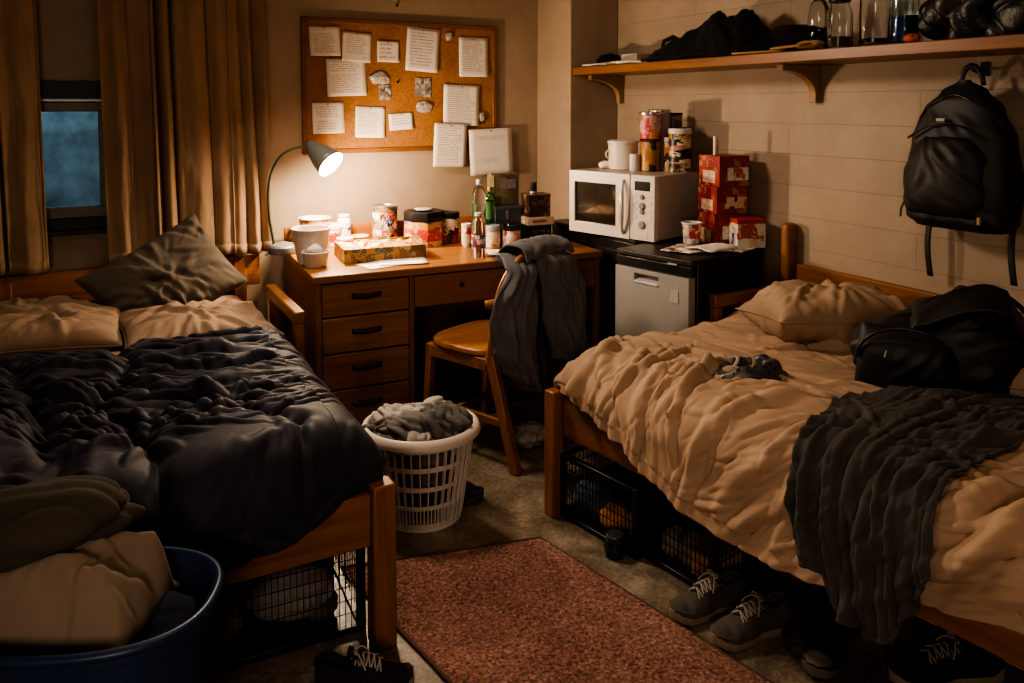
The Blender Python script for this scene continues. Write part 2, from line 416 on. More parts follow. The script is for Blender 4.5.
# ------------------------------------------------------------------ cork board and papers
def cork_mat():
    m, nt, b = nt_of('cork'); v = coords(nt)
    f = noise_node(nt, v, 90, 5, .7); g = noise_node(nt, v, 6, 4)
    k = math_(nt, 'ADD', math_(nt, 'MULTIPLY', f, .65), math_(nt, 'MULTIPLY', g, .35))
    nt.links.new(ramp(nt, k, [(.35, (.17, .07, .02)), (.52, (.30, .135, .042)), (.68, (.40, .20, .075))]), b.inputs['Base Color'])
    b.inputs['Roughness'].default_value = .85; bump(nt, b, f, .3, .002); return m
BX0, BX1, BZ0, BZ1 = 1.052, 2.238, 1.232, 1.978
cb = thing('cork_board', 'large framed brown cork notice board on the back wall', 'notice board', ((BX0+BX1)/2, YB-.001, BZ0))
W2 = (BX1-BX0)/2; HB = BZ1-BZ0
MB().box((0, -.007, HB/2), (2*W2-.02, .014, HB-.02)).build('cork_panel', cork_mat(), cb, smooth=0)
fr = MB(); fw = .026
fr.box((0, -.012, fw/2), (2*W2, .024, fw)); fr.box((0, -.012, HB-fw/2), (2*W2, .024, fw)); fr.box((-W2+fw/2, -.012, HB/2), (fw, .024, HB-2*fw)); fr.box((W2-fw/2, -.012, HB/2), (fw, .024, HB-2*fw))
fr.build('board_frame', WOOD('board_frame_wood', (.13, .05, .015), (.25, .11, .035), 'x', .45), cb, bevel=.004)
pin_m = M('pin_grey', (.16, .14, .12), .4)
def pix(px, py, y):                       # where a sight line meets the back wall plane
    f = 790.; yaw = rad(28.6); pt = rad(3); cyy = 105+f*math.tan(pt)
    fh = Vector((math.sin(yaw), math.cos(yaw), 0)); R = Vector((math.cos(yaw), -math.sin(yaw), 0)); Z = Vector((0, 0, 1))
    r = fh*math.cos(pt)-Z*math.sin(pt)+R*(px-512)/f+(fh*math.sin(pt)+Z*math.cos(pt))*(cyy-py)/f
    t = y/r.y; return r.x*t, 1.5+r.z*t
papers = [  # x0,x1,y0,y1 in the photo, tilt, rows, label
 (309, 341, 25, 57, 2, 16, 'typed page at top left corner of the cork board'),
 (342, 372, 31, 63, -3, 14, 'typed page second from left in the top row of the cork board'),
 (326, 367, 57, 97, 2, 18, 'larger typed page below the two top left pages on the cork board'),
 (377, 400, 40, 63, -1, 5, 'small nearly blank note in the top row of the cork board'),
 (406, 440, 26, 73, -4, 14, 'tall tilted page with bold paragraphs at top middle of the cork board'),
 (459, 489, 36, 78, 0, 20, 'tall typed page at top right corner of the cork board'),
 (312, 345, 102, 134, 1, 13, 'typed page at bottom left corner of the cork board'),
 (355, 386, 106, 138, -2, 15, 'typed page second from left in the bottom row of the cork board'),
 (389, 414, 113, 130, 3, 6, 'small wide note with scribbles in the bottom row of the cork board'),
 (443, 480, 84, 126, -2, 20, 'page with framed print below the top right page on the cork board'),
 (432, 466, 123, 167, -3, 18, 'tall page hanging over the lower edge of the cork board'),
 (468, 512, 128, 174, 2, 4, 'large pale sheet on the wall at the lower right corner of the cork board')]
for i, (a, b_, c, d, tl, rows, lab) in enumerate(papers):
    xx0, zz1 = pix(a, c, YB-.03); xx1, zz0 = pix(b_, d, YB-.03)
    w, h = abs(xx1-xx0)*.97, abs(zz1-zz0)*.96
    yy = YB-.0165-(.003 if i in (2, 9) else (.008 if i == 11 else (.011 if i == 10 else 0)))
    t = thing('paper_sheet', lab, 'paper', ((xx0+xx1)/2, yy-(.012 if i >= 10 else 0), (zz0+zz1)/2), 0, 'pages pinned on the cork board')
    t.rotation_euler = (0, rad(-tl), 0)
    sd = i*3.3
    MB().grid(9, 11, lambda u, v: ((u-.5)*w, -.003-.010*(abs(v-.15))**2*(1 if i < 10 else .5)*(1+.6*noise.noise(Vector((u*2, sd, 0))))-.004*abs(u-.5), (.5-v)*h)).build('sheet', PAPER('printed_paper', i+1, rows, .5 if i < 11 else .18), t, smooth=80, solid=.0006)
    MB().lathe([(.0035, 0), (.005, .004), (.003, .008)], 8, Matrix.Translation((0, -.002, h*.45)) @ Matrix.Rotation(PI/2, 4, 'X')).build('push_pin', pin_m, t)
foil = M('crumpled_foil', (.6, .56, .5), .35, .5, var=.3, scale=60, bstr=.8, bscale=60)
photo_m = PRINT('grey_photo', [(.1, .09, .08), (.25, .22, .19), (.45, .4, .35), (.2, .18, .16)], 50)
for a, b_, c, d, lab in [(379, 391, 85, 100, 'small printed clipping in the middle of the cork board'), (415, 431, 78, 97, 'small grey photo right of the board centre')]:
    xx0, zz1 = pix(a, c, YB-.02); xx1, zz0 = pix(b_, d, YB-.02)
    tag(MB().box(((xx0+xx1)/2, YB-.019, (zz0+zz1)/2), (xx1-xx0, .002, zz1-zz0)).build('photo_clipping', photo_m, smooth=0), lab, 'photo')
def crumple(r, seed, res=3, flat=None, amp=.25, f=2.2, sharp=.5):
    """creased lump of cloth or paper; r = half sizes"""
    rr = random.Random(seed*31+7)
    d1 = Vector((rr.uniform(-1, 1), rr.uniform(-1, 1), rr.uniform(-.6, .6))).normalized(); d2 = Vector((rr.uniform(-1, 1), rr.uniform(-1, 1), rr.uniform(-.6, .6))).normalized()
    off = Vector((seed*1.37, seed*.71, 3.1))
    bm = bmesh.new(); bmesh.ops.create_icosphere(bm, subdivisions=res, radius=1)
    m = MB(); vs = []
    for v in bm.verts:
        p = v.co.copy()
        wv = noise.noise_vector(p*1.1+off)
        n1 = noise.noise(p*1.3+off)
        w1 = p.dot(d1)*f*1.7+wv.x*1.5; w2 = p.dot(d2)*f*2.6+wv.y*1.6+wv.x
        b1 = abs(math.sin(w1))**.8-.6; b2 = abs(math.sin(w2))**.8-.6
        k = 1+amp*(.8*n1+.55*b1+.45*sharp*b2)
        q = Vector((p.x*r[0]*k, p.y*r[1]*k, p.z*r[2]*k))
        if flat is not None and q.z < flat: q.z = flat+(q.z-flat)*.08
        vs.append(q)
    m.add(vs, [tuple(v.index for v in f_.verts) for f_ in bm.faces]); bm.free(); return m
for a, b_, c, d, lab in [(369, 389, 72, 85, 'crumpled foil scrap at the centre left of the cork board'), (416, 431, 101, 113, 'shiny foil scrap below the grey photo on the cork board'), (445, 452, 32, 41, 'small white scrap near the top right page of the cork board'), (479, 484, 112, 122, 'tiny white scrap at the right edge of the cork board')]:
    xx0, zz1 = pix(a, c, YB-.02); xx1, zz0 = pix(b_, d, YB-.02)
    o = crumple(((xx1-xx0)/2*.85, .008, (zz1-zz0)/2*.8), a, 4, amp=.6, f=4.5, sharp=1.4).build('paper_scrap', foil, smooth=60, loc=((xx0+xx1)/2, YB-.024, (zz0+zz1)/2)); tag(o, lab, 'scrap')
for a, c, lab in [(398, 82, 'black pin stuck alone in the middle of the cork board'), (398, 5, 'dark nail in the wall above the cork board')]:
    xx, zz = pix(a, c, YB-.02)
    tag(MB().lathe([(.006, 0), (.008, .006), (.003, .018)], 10, Matrix.Translation((xx, YB-(.014 if c > 20 else 0), zz)) @ Matrix.Rotation(PI/2, 4, 'X')).build('pin' if c > 20 else 'nail', black_mt), lab, 'pin' if c > 20 else 'nail')

# ------------------------------------------------------------------ cloth helpers
def drape1(s, edge, r, maxa=PI/2):
    """path over a rounded edge; s beyond edge goes down. returns (x, drop)"""
    if s <= edge: return s, 0
    a = (s-edge)/r
    if a < maxa: return edge+r*math.sin(a), r-r*math.cos(a)
    e = (s-edge)-maxa*r
    return edge+r*math.sin(maxa)+e*math.cos(maxa), r-r*math.cos(maxa)+e*math.sin(maxa)
def pillow(w, h, t, seed, amp=1.0, res=72):
    m = MB()
    hm = HM(-w/2, w/2, -h/2, h/2, 160)
    sd = int(seed*10)
    rad_in = lambda x, y: math.atan2(y/h, x/w)
    hm.strokes(26, sd, rad_in, (.12, .3), (.010, .022), (.006, .016))
    hm.strokes(18, sd+1, (sd*.7, .4), (.15, .42), (.012, .025), (.005, .012), .2)
    hm.strokes(46, sd+2, rad_in, (.05, .14), (.006, .011), (.002, .006)).swell(.007, 3.2, sd).blur(1)
    def side(sg):
        def fn(u, v):
            a, b = u*2-1, v*2-1
            k = max(0, (1-abs(a)**2.6)*(1-abs(b)**2.6))**.55
            pinch = 1-.09*(1-abs(b)**2)*abs(a)**6 ; pinch2 = 1-.09*(1-abs(a)**2)*abs(b)**6
            x = a*w/2*pinch; y = b*h/2*pinch2
            return (x, y, sg*(t/2*k + hm.at(x, y)*amp*min(1, k*2.0)))
        return fn
    m.grid(res, res, side(1)); m.grid(res, res, side(-1))
    return m
def weld(o, d=.0006):
    bm = bmesh.new(); bm.from_mesh(o.data); bmesh.ops.remove_doubles(bm, verts=bm.verts, dist=d); bmesh.ops.recalc_face_normals(bm, faces=bm.faces); bm.to_mesh(o.data); bm.free(); return o
def make_pillow(label, w, h, t, seed, mat, loc, rot, amp=1.0, cat='pillow'):
    th = thing('pillow', label, cat, loc)
    th.rotation_euler = rot
    weld(pillow(w, h, t, seed, amp).build('pillow_case', mat, th, smooth=80))
    pts = []
    for k in range(80):
        u = k/80*4; s = int(u); q = u-s
        a, b = [(-1+2*q, -1), (1, -1+2*q), (1-2*q, 1), (-1, 1-2*q)][s]
        pts.append((a*w/2*(1-.09*(1-b*b)*abs(a)**6), b*h/2*(1-.09*(1-a*a)*abs(b)**6), .008*fbm(a*2, b*2, seed)*0))
    MB().tube(pts, .0035, 6, closed=True).build('seam_edge', mat, th, smooth=80)
    return th

# ------------------------------------------------------------------ left bed
bl = thing('bed', 'wooden bed with navy comforter under the curtained window', 'bed', (.19, 2.01, 0))
ox, oy = .19, 2.01
def lb(m, *a, **k): return m
BXL, BXR = -.36, .735
for (x, y, h) in ((BXR-.033, 2.043, .462), (BXL+.033, 2.043, .462)):
    MB().box((x-ox, y-oy, h/2), (.066, .066, h)).build('bed_post', wood_z, bl, bevel=.007)
for x in (BXR-.033, BXL+.033): MB().box((x-ox, 4.24-oy, .36), (.06, .05, .72)).build('bed_post', wood_z, bl, bevel=.005)
MB().box(((BXL+BXR)/2-ox, 2.045-oy, .365), (BXR-BXL-.132, .03, .145)).build('foot_rail', wood_x, bl, bevel=.005)
for x in (BXL+.02, BXR-.02): MB().box((x-ox, 3.14-oy, .37), (.028, 2.15, .13)).build('side_rail', wood_y, bl, bevel=.005)
MB().box((.235-ox, 4.235-oy, .643), (1.13, .03, .155)).build('head_rail', wood_x, bl, bevel=.006)
ml = MB()
for k in range(9): ml.box((.19-ox, 2.25+k*.23-oy, .30), (1.02, .09, .02))
ml.build('bed_slats', pine, bl, smooth=0)
ar = MB(); ar.box((.752-ox, 3.44-oy, .645), (.045, .56, .05)); ar.build('arm_rail', wood_y, bl, bevel=.007)
for y in (3.19, 3.68): MB().box((.752-ox, y-oy, .31), (.038, .05, .62)).build('arm_post', wood_z, bl, bevel=.005)
# mattress with tan fitted sheet
tag(weld(MB().box((.19, 3.14, .425), (1.02, 2.14, .23)).build('mattress', tan2, bevel=.06, seg=5, smooth=80)), 'thick mattress in a tan fitted sheet on the left bed', 'mattress')
CHM = HM(-.55, .8, -.05, 1.75, 600)
def cdir(x, y):                          # creases mostly run across, fanning round the tufts
    return .15+.55*math.sin(x*3.1+y*2.0) if y > .55 else .08+.25*math.sin(x*4+y)
CHM.swell(.010, 1.1, 3)
CHM.strokes(34, 21, cdir, (.35, .9), (.018, .034), (.010, .022), .12, (-.5, .75, -.05, .85))
CHM.strokes(170, 22, cdir, (.16, .55), (.006, .012), (.005, .014), .15, (-.5, .75, -.05, .9))
CHM.strokes(26, 25, (2.6, .5), (.25, .6), (.016, .03), (.006, .014), .2, (-.5, .4, .7, 1.6))
CHM.strokes(30, 26, (1.75, .35), (.2, .5), (.010, .02), (.004, .010), .2, (-.3, .75, 1.0, 1.7))
for bx_, by_, br_, ba_ in ((.42, 1.0, .26, .035), (-.03, .35, .2, .025), (.35, .35, .26, .02), (-.02, 1.05, .13, .03), (.28, 1.25, .16, .02), (-.35, .9, .16, .03)):
    CHM.h += ba_*np.exp(-(((CHM.X-bx_)/br_)**2+((CHM.Y-by_)/(br_*1.1))**2)**1.5)
def valley(pts, wd, dp):
    for (ax, ay), (bx, by) in zip(pts, pts[1:]):
        px, py = bx-ax, by-ay; L2 = px*px+py*py
        t = np.clip(((CHM.X-ax)*px+(CHM.Y-ay)*py)/L2, 0, 1)
        d = np.hypot(CHM.X-ax-t*px+.012*np.sin(CHM.Y*23), CHM.Y-ay-t*py); CHM.h -= dp*np.exp(-(d/wd)**2)
valley([(.10, -.02), (.12, .3), (.03, .62), (.13, .9), (.16, 1.3)], .03, .03)
valley([(-.22, .2), (-.13, .7), (-.05, 1.3)], .04, .035)
valley([(.03, .62), (.36, .72), (.50, 1.02), (.47, 1.5)], .022, .022)
for tx, ty in ((.13, .9), (.36, .72), (.47, 1.36), (.03, .62)):        # creases radiating from each tuft
    for k in range(9):
        a = 2*PI*k/9+tx*9; CHM.strokes(1, int(tx*100)+k, (a, .1), (.16, .26), (.012, .02), (.012, .02), .15, (tx+.1*math.cos(a), tx+.1*math.cos(a)+.001, ty+.1*math.sin(a), ty+.1*math.sin(a)+.001), 0)
CHM.blur(1)
def FY(s): return 2.125+.06*sstep(.45, .66, s)
def comforter(u, v):
    # u: 0 left .. 1 right ; v: 0 head .. 1 foot
    s = -.50 + u*(1.0+.235)
    x_, dx = drape1(s, .60, .125, rad(80))
    if s < -.30:
        q = (-.30-s); x_ = -.30-q*.6; dx = q*.8
    head = 3.27+.09*math.sin(u*5+1.2)+.05*fbm(u*4, 1.2) - .14*sstep(.6, 0, u)*0
    hemz = interp([(-.5, .30), (.0, .30), (.15, .33), (.4, .385), (.66, .45), (.72, .5)], s)
    tot = (head-FY(s)) + (.13*PI/2) + max(0, (.60-hemz)-.13)
    y_s, dy = drape1(v*tot, head-FY(s), .13, rad(88))
    y = head - y_s
    drop = (dx**3+dy**3)**(1/3) if dx > 0 and dy > 0 else max(dx, dy)
    top = .595
    x = x_; z = top-drop
    # relief
    on_top = 1-sstep(0, .1, drop)
    nx = math.sin(min(dx/.125, 1)*1.2) if s > .6 else 0; ny = -math.sin(min(dy/.13, 1)*PI/2)
    nz = math.sqrt(max(.02, 1-min(.98, nx*nx+ny*ny)))
    X, Y = s, v*tot
    h = CHM.at(X, Y)
    h += 0
    k = .55+.45*on_top
    h *= k
    if s > .6: h = h*.6
    return (x+nx*h-ox*0, y+ny*h, z+nz*h)
tag(MB().grid(300, 340, comforter).build('comforter', navy, smooth=85, solid=.012), 'rumpled navy blue comforter covering the left bed', 'comforter')
make_pillow('tan pillow at the far left edge of the left bed, against the head rail', .62, .46, .17, 2.3, tan_shaded, (-.16, 3.66, .595), (rad(6), rad(2), rad(-6)))
make_pillow('tan pillow lying flat under the leaning grey pillow', .60, .52, .13, 5.1, tan_shaded, (.40, 3.52, .575), (rad(3), rad(2), rad(4)))
def look_rot(tilt, inplane, yaw): return (Matrix.Rotation(yaw, 4, 'Z') @ Matrix.Rotation(tilt, 4, 'X') @ Matrix.Rotation(inplane, 4, 'Z')).to_euler()
make_pillow('dark taupe grey pillow leaning tilted against the curtain side of the left bed', .60, .42, .17, 8.4, taupe, (.32, 3.84, .71), look_rot(rad(58), rad(27), rad(8)))

# ------------------------------------------------------------------ desk
dk = thing('desk', 'orange brown wooden desk with four drawers and a clutter of food', 'desk', (.868, 3.405, 0), rad(-3.5))
DW, DD, DH = 1.475, .84, .75
MB().box((DW/2, DD/2, DH-.0175), (DW, DD, .035)).build('desktop', desk_x, dk, bevel=.005)
MB().box((.02+.008, DD/2, .357), (.024, DD-.03, .715)).build('side_panel', desk_z, dk, bevel=.002)
MB().box((.455, DD/2, .357), (.022, DD-.03, .715)).build('side_panel', desk_z, dk, bevel=.002)
MB().box((DW-.02, DD/2, .357), (.024, DD-.03, .715)).build('side_panel', desk_z, dk, bevel=.002)
MB().box((DW/2, DD-.02, .42), (DW-.05, .018, .58)).build('back_panel', desk_x, dk, smooth=0)
MB().box((DW/2, DD-.012, DH+.05), (DW-.02, .02, .10)).build('back_ledge', desk_x, dk, bevel=.004)
MB().box((.24, .04, .03), (.41, .02, .06)).build('plinth', desk_z, dk, smooth=0)
handle_m = M('dark_bronze', (.025, .015, .009), .4, .6)
for z0, z1 in ((.56, .708), (.395, .553), (.23, .388), (.065, .223)):
    d_ = MB().box((.242, .03, (z0+z1)/2), (.398, .03, z1-z0)).build('drawer', desk_x, dk, bevel=.004)
    zc = (z0+z1)/2+.012
    hm = MB().grid(13, 9, lambda u, v: (.242+(u-.5)*.135, .015-.016*math.sin(PI*v)*math.sqrt(max(0, 1-(2*u-1)**4)), zc+.011*math.cos(PI*v)*(1 if v < .5 else .9)-.006*(1-(2*u-1)**2)))
    hm.build('drawer_handle', handle_m, d_, smooth=70, solid=.003)
d_ = MB().box(((.466+DW-.032)/2, .03, .635), (DW-.032-.466-.006, .03, .146)).build('pencil_drawer', desk_x, dk, bevel=.004)
MB().lathe([(.008, 0), (.012, .006), (.010, .016), (.0, .018)], 14, Matrix.Translation((.70, .015, .65)) @ Matrix.Rotation(PI/2, 4, 'X')).build('drawer_knob', handle_m, d_)

# ------------------------------------------------------------------ lamp
LX, LY = .885, 4.05
lp = thing('desk_lamp', 'lit grey gooseneck lamp at the left end of the desk', 'lamp', (LX, LY, .75))
lamp_g = M('lamp_grey_enamel', (.15, .155, .15), .4, var=.05); neck_m = M('lamp_green_neck', (.045, .07, .045), .4, .4)
MB().lathe([(.072, 0), (.075, .006), (.074, .034), (.066, .044), (.03, .052), (.012, .058)], 36).build('lamp_base', lamp_g, lp)
def bez(ps, n):
    out = []
    for i in range(n+1):
        t = i/n; q = [Vector(p) for p in ps]
        while len(q) > 1: q = [q[k].lerp(q[k+1], t) for k in range(len(q)-1)]
        out.append(q[0])
    return out
HX, HY, HZ = 1.035, 4.045, 1.288         # neck joint of the head
nk = [(-.045, .01, .05), (-.055, .01, .12)] + [tuple(p) for p in bez([(-.062, .01, .16), (-.09, .01, .44), (-.03, .01, .535), (HX-LX-.06, HY-LY, HZ-.75+.006), (HX-LX, HY-LY, HZ-.75)], 22)]
MB().tube(nk, .0065, 10).build('gooseneck', neck_m, lp, smooth=80)
ax = Vector((.085, -.115, -.105)).normalized()
rot = ax.to_track_quat('Z', 'Y').to_matrix().to_4x4()
hm = Matrix.Translation((HX-LX, HY-LY, HZ-.75)) @ rot
MB().lathe([(.010, -.026), (.022, -.024), (.027, -.012), (.030, .0), (.040, .018), (.051, .045), (.061, .08), (.070, .12), (.076, .150)], 36, hm, cap1=False).build('lamp_shade', lamp_g, lp, smooth=70, solid=.002)
MB().lathe([(.030, .02), (.046, .046), (.056, .08), (.066, .12), (.073, .149)], 36, hm, cap0=False, cap1=False).build('shade_lining', M('white_enamel', (.85, .83, .78), .5), lp, smooth=80)
mb_, nt, b = nt_of('glowing_bulb'); b.inputs['Emission Color'].default_value = (1, .80, .55, 1); b.inputs['Emission Strength'].default_value = 45
bv = [(.0, .045)] + [(.016, .05), (.02, .07)] + [(.046*math.cos(a), .108+.040*math.sin(a)) for a in [rad(-50+i*14) for i in range(11)]]
MB().lathe(bv, 28, hm, cap0=False).build('bulb', mb_, lp, smooth=80)
sw = MB().lathe([(.006, 0), (.006, .012)], 10, c=(.05, -.03, .045)); sw.build('switch', black_pl, lp)
cord = MB().tube([(LX-.07, LY+.0, .757), (LX-.10, LY-.05, .753), (LX-.02, LY+.13, .754), (LX+.0, LY+.175, .754)], .003, 8)
cord.build('cord', black_pl, lp).location = (-LX, -LY, -.75)

# ------------------------------------------------------------------ small containers
def can(name, label, cat, loc, r, h, body, lid=None, lidh=.02, group=None, rim=True, lab=None):
    t = thing(name, label, cat, loc, random.uniform(0, 6), group)
    hb = h-(lidh if lid else 0)
    MB().lathe([(r*.94, 0), (r, .004), (r, hb*.5), (r, hb-.004), (r*.96, hb)], 32).build('can_body', body, t)
    if lab: MB().lathe([(r*1.006, hb*.1), (r*1.006, hb*.86)], 32, cap0=False, cap1=False).build('paper_label', lab, t)
    if lid: MB().lathe([(r*1.03, hb), (r*1.05, hb+.003), (r*1.05, h-.004), (r*1.0, h), (r*.9, h), (r*.88, h-.003)], 32).build('lid', lid, t)
    return t
def cup(name, label, loc, r0, r1, h, mat, group=None, cat='cup', rimm=None, fill=None):
    t = thing(name, label, cat, loc, 0, group)
    MB().lathe([(r0*.9, 0), (r0, .003), (r1, h), (r1-.003, h), (r0-.002, .006), (0, .006)], 32, cap1=False).build('cup_wall', mat, t, smooth=50)
    MB().lathe([(r1+.0035*math.cos(a), h+.0035*math.sin(a)) for a in [2*PI*k/8 for k in range(9)]], 32, cap0=False, cap1=False).build('rolled_rim', rimm or mat, t, smooth=80)
    if fill: MB().lathe([(0, h*.8), (r0+(r1-r0)*.78, h*.8)], 24, cap0=False, cap1=False).build('contents', fill, t)
    return t
def bottle(name, label, loc, r, h, mat, capm, lab=None, lz=(.3, .62), group=None, neck=.34, shoulder=.70, cat='bottle', liquid=None, lq=.5):
    t = thing(name, label, cat, loc, 0, group)
    rn = r*neck
    pr = [(r*.86, 0), (r, .006), (r, h*.3), (r*.97, h*.33), (r, h*.36), (r, h*shoulder)]
    pr += [(rn+(r-rn)*math.cos(a)**1.0, h*shoulder+(h*.9-h*shoulder)*math.sin(a)) for a in [rad(q) for q in (20, 40, 60, 80, 90)]] + [(rn, h*.93)]
    MB().lathe(pr, 28).build('bottle_body', mat, t, smooth=50)
    MB().lathe([(rn*1.2, h*.925), (rn*1.25, h*.93), (rn*1.22, h*.995), (rn*1.1, h)], 20).build('cap', capm, t)
    if lab: MB().lathe([(r*1.01, h*lz[0]), (r*1.01, h*lz[1])], 28, cap0=False, cap1=False).build('paper_label', lab, t)
    if liquid: MB().lathe([(r*.84, .004), (r*.94, .01), (r*.94, h*lq)], 24).build('liquid', liquid, t)
    return t
def pbox(name, label, cat, loc, sz, mat, rz=0, parts=(), bev=.002, group=None, pname='box_body'):
    t = thing(name, label, cat, loc, rz, group)
    MB().box((0, 0, sz[2]/2), sz).build(pname, mat, t, bevel=bev)
    for nm, c, s2, mt in parts: MB().box(c, s2).build(nm, mt, t, bevel=.0006)
    return t
RED, DRED, GOLD, CREAM, BLK, WHT, ORG, BLU, GRN = (.42, .035, .02), (.2, .015, .01), (.42, .24, .06), (.62, .5, .36), (.015, .013, .012), (.7, .66, .6), (.5, .2, .05), (.04, .08, .2), (.05, .16, .05)
redprint = PRINT('red_cup_print', [CREAM, WHT, RED, WHT, (.5, .35, .2)], 26)
grafprint = PRINT('graffiti_print', [(.5, .45, .4), RED, WHT, BLU, (.35, .3, .28), GRN, ORG, BLK], 34)
goldprint = PRINT('gold_print', [GOLD, ORG, CREAM, GOLD, BLU, GOLD], 16)
redtin = PRINT('red_tin_print', [RED, DRED, RED, BLK, CREAM], 20)
pinkprint = PRINT('pink_sweet_print', [(.6, .42, .36), WHT, (.55, .2, .15), (.6, .45, .4), RED], 60)
bluelab = PRINT('blue_label', [BLU, WHT, RED, BLU], 40)
brownlab = PRINT('dark_brown_print', [(.03, .018, .012), (.07, .04, .025), (.16, .09, .06), (.04, .02, .015)], 40)
olivelab = PRINT('olive_print', [(.09, .075, .04), (.13, .11, .06), (.2, .17, .1), (.1, .08, .04)], 18)
greenlab = PRINT('green_label', [GRN, (.03, .1, .03), (.1, .26, .08), GRN], 20)
foodprint = PRINT('food_print', [(.45, .2, .06), (.6, .4, .2), (.3, .1, .03), (.62, .5, .3), (.2, .12, .05), (.5, .25, .08)], 30)
traywood = PRINT('tray_print', [(.2, .09, .03), (.34, .17, .06), (.12, .07, .03), (.4, .27, .13), (.1, .1, .07)], 22)
blackgold = PRINT('black_gold_print', [BLK, (.05, .035, .015), GOLD, BLK, (.5, .32, .1), BLK, CREAM], 36)
amber = PRINT('amber_print', [(.38, .19, .05), (.3, .13, .03), BLK, (.45, .26, .08), (.33, .15, .04)], 24)
clearg = GLASS('clear_plastic', (.9, .93, .93), .06, 1.33); cloudy = GLASS('cloudy_plastic', (.85, .84, .8), .25, 1.3)
greeng = GLASS('green_glass', (.12, .4, .1), .06); glassm = GLASS('jar_glass', (.9, .93, .92), .04, 1.4)
redboxp = PRINT('red_box_print', [DRED, (.28, .025, .015), DRED, (.32, .035, .02), (.36, .2, .15), (.28, .025, .015)], 30)
whitebox = PRINT('white_box_print', [WHT, CREAM, WHT, (.45, .1, .06), WHT], 18)

DZ = .75
cup('paper_bowl', 'wide paper bowl with red print on the desk behind the white cup', (1.065, 4.12, DZ), .055, .082, .158, redprint, cat='bowl', rimm=white_pl)
cup('paper_cup', 'large white tapered paper cup at the left front of the desk', (.945, 3.73, DZ), .062, .090, .165, M('speckled_white_cup', (.66, .6, .54), .6, var=.12, scale=60), cat='cup', rimm=white_pl)
t = cup('small_bowl', 'small white bowl with a crumpled tissue in front of the white cup', (.94, 3.63, DZ), .05, .062, .07, white_pl, cat='bowl', fill=warm_white)
tag(crumple((.036, .032, .026), 4, 3).build('tissue', paperw, smooth=60, loc=(.937, 3.625, DZ+.078)), 'crumpled white tissue in the small bowl on the desk', 'tissue')
o = thing('paper_cup', 'tan cup lying on its side beside the lamp base', 'cup', (1.0, 4.16, DZ+.047)); o.rotation_euler = (rad(90), 0, rad(35))
MB().lathe([(.033, -.05), (.046, .05), (.043, .05), (.03, -.046)], 28, cap1=False).build('cup_wall', card, o, smooth=50)
MB().lathe([(.046+.003*math.cos(a), .05+.003*math.sin(a)) for a in [2*PI*k/8 for k in range(9)]], 28, cap0=False, cap1=False).build('rolled_rim', card, o, smooth=80)
bottle('pill_bottle', 'white capped bottle standing behind the cups on the desk', (1.225, 4.13, DZ), .038, .165, white_pl, white_pl, PRINT('pill_label', [WHT, CREAM, RED, WHT, BLU], 30), (.15, .6), neck=.66, shoulder=.72)
can('plastic_jar', 'short white lidded jar left of the white capped bottle', 'jar', (1.165, 4.12, DZ), .04, .12, warm_white, white_pl, .03, lab=redprint)
cup('plastic_tub', 'small cream tub between the white cup and the tall can', (1.275, 4.02, DZ), .036, .046, .06, M('cream_plastic', (.6, .42, .24), .5), cat='tub', fill=warm_white)
cup('plastic_tub', 'small white tub right behind the large white cup', (1.19, 4.0, DZ), .033, .042, .058, white_pl, cat='tub', fill=warm_white)
can('tall_can', 'tall graffiti patterned can with a silver lid behind the food box', 'can', (1.44, 4.09, DZ), .068, .205, grafprint, silver, .028)
# open food box
t = thing('food_box', 'shallow printed cardboard food box with leftovers at the desk centre', 'box', (1.285, 3.73, DZ), rad(-6))
bw, bd, bh = .40, .27, .068
fb = MB(); fb.box((0, 0, .004), (bw, bd, .006)); fb.box((0, -bd/2+.004, bh/2), (bw, .008, bh)); fb.box((0, bd/2-.004, bh/2), (bw, .008, bh)); fb.box((-bw/2+.004, 0, bh/2), (.008, bd-.016, bh)); fb.box((bw/2-.004, 0, bh/2), (.008, bd-.016, bh))
fb.build('box_tray', traywood, t, bevel=.0015)
MB().grid(40, 30, lambda u, v: ((u-.5)*(bw-.018), (v-.5)*(bd-.018), bh-.014+.016*fbm(u*7, v*6, 2)+.008*rg(u*6, v*5, 1))).build('leftovers', foodprint, t, smooth=70)
for i, (x, y, rz, w, lab) in enumerate([(1.245, 3.53, 12, .24, 'flat white sheet lying at the desk front under the papers'), (1.33, 3.53, -14, .23, 'white sheet lying askew in front of the food box'), (1.85, 3.50, -20, .15, 'white leaflet at the desk front beside the chair jacket')]):
    tag(MB().grid(8, 8, lambda u, v: ((u-.5)*w, (v-.5)*.15, .0025+.003*i+.006*max(0, u-.6)**2)).build('paper_sheet', paperw, smooth=80, solid=.001, loc=(x, y, DZ), rz=rad(rz)), lab, 'paper')
# octagonal tin
t = thing('biscuit_tin', 'gold octagonal tin with a black lid on the desk', 'tin', (1.605, 3.93, DZ), rad(10))
oc = [(.108*math.cos(rad(22.5+45*k)), .108*math.sin(rad(22.5+45*k))) for k in range(8)]
MB().prism(oc, 0, .135).build('tin_body', goldprint, t, bevel=.003)
MB().prism([(x*1.03, y*1.03) for x, y in oc], .135, .185).build('lid', black_mt, t, bevel=.004)
MB().prism([(x*1.012, y*1.012) for x, y in oc], .03, .095).build('label_band', PRINT('red_gold_label', [RED, (.5, .08, .04), GOLD, CREAM, RED], 24), t)
tag(crumple((.05, .045, .008), 9, 3).build('wrapper', foil, smooth=60, loc=(1.60, 3.92, DZ+.194)), 'flattened foil wrapper on the black lid of the octagonal tin', 'wrapper')
can('red_tin', 'red tin standing against the right side of the gold octagonal tin', 'tin', (1.75, 3.93, DZ), .055, .168, redtin, black_mt, .03)
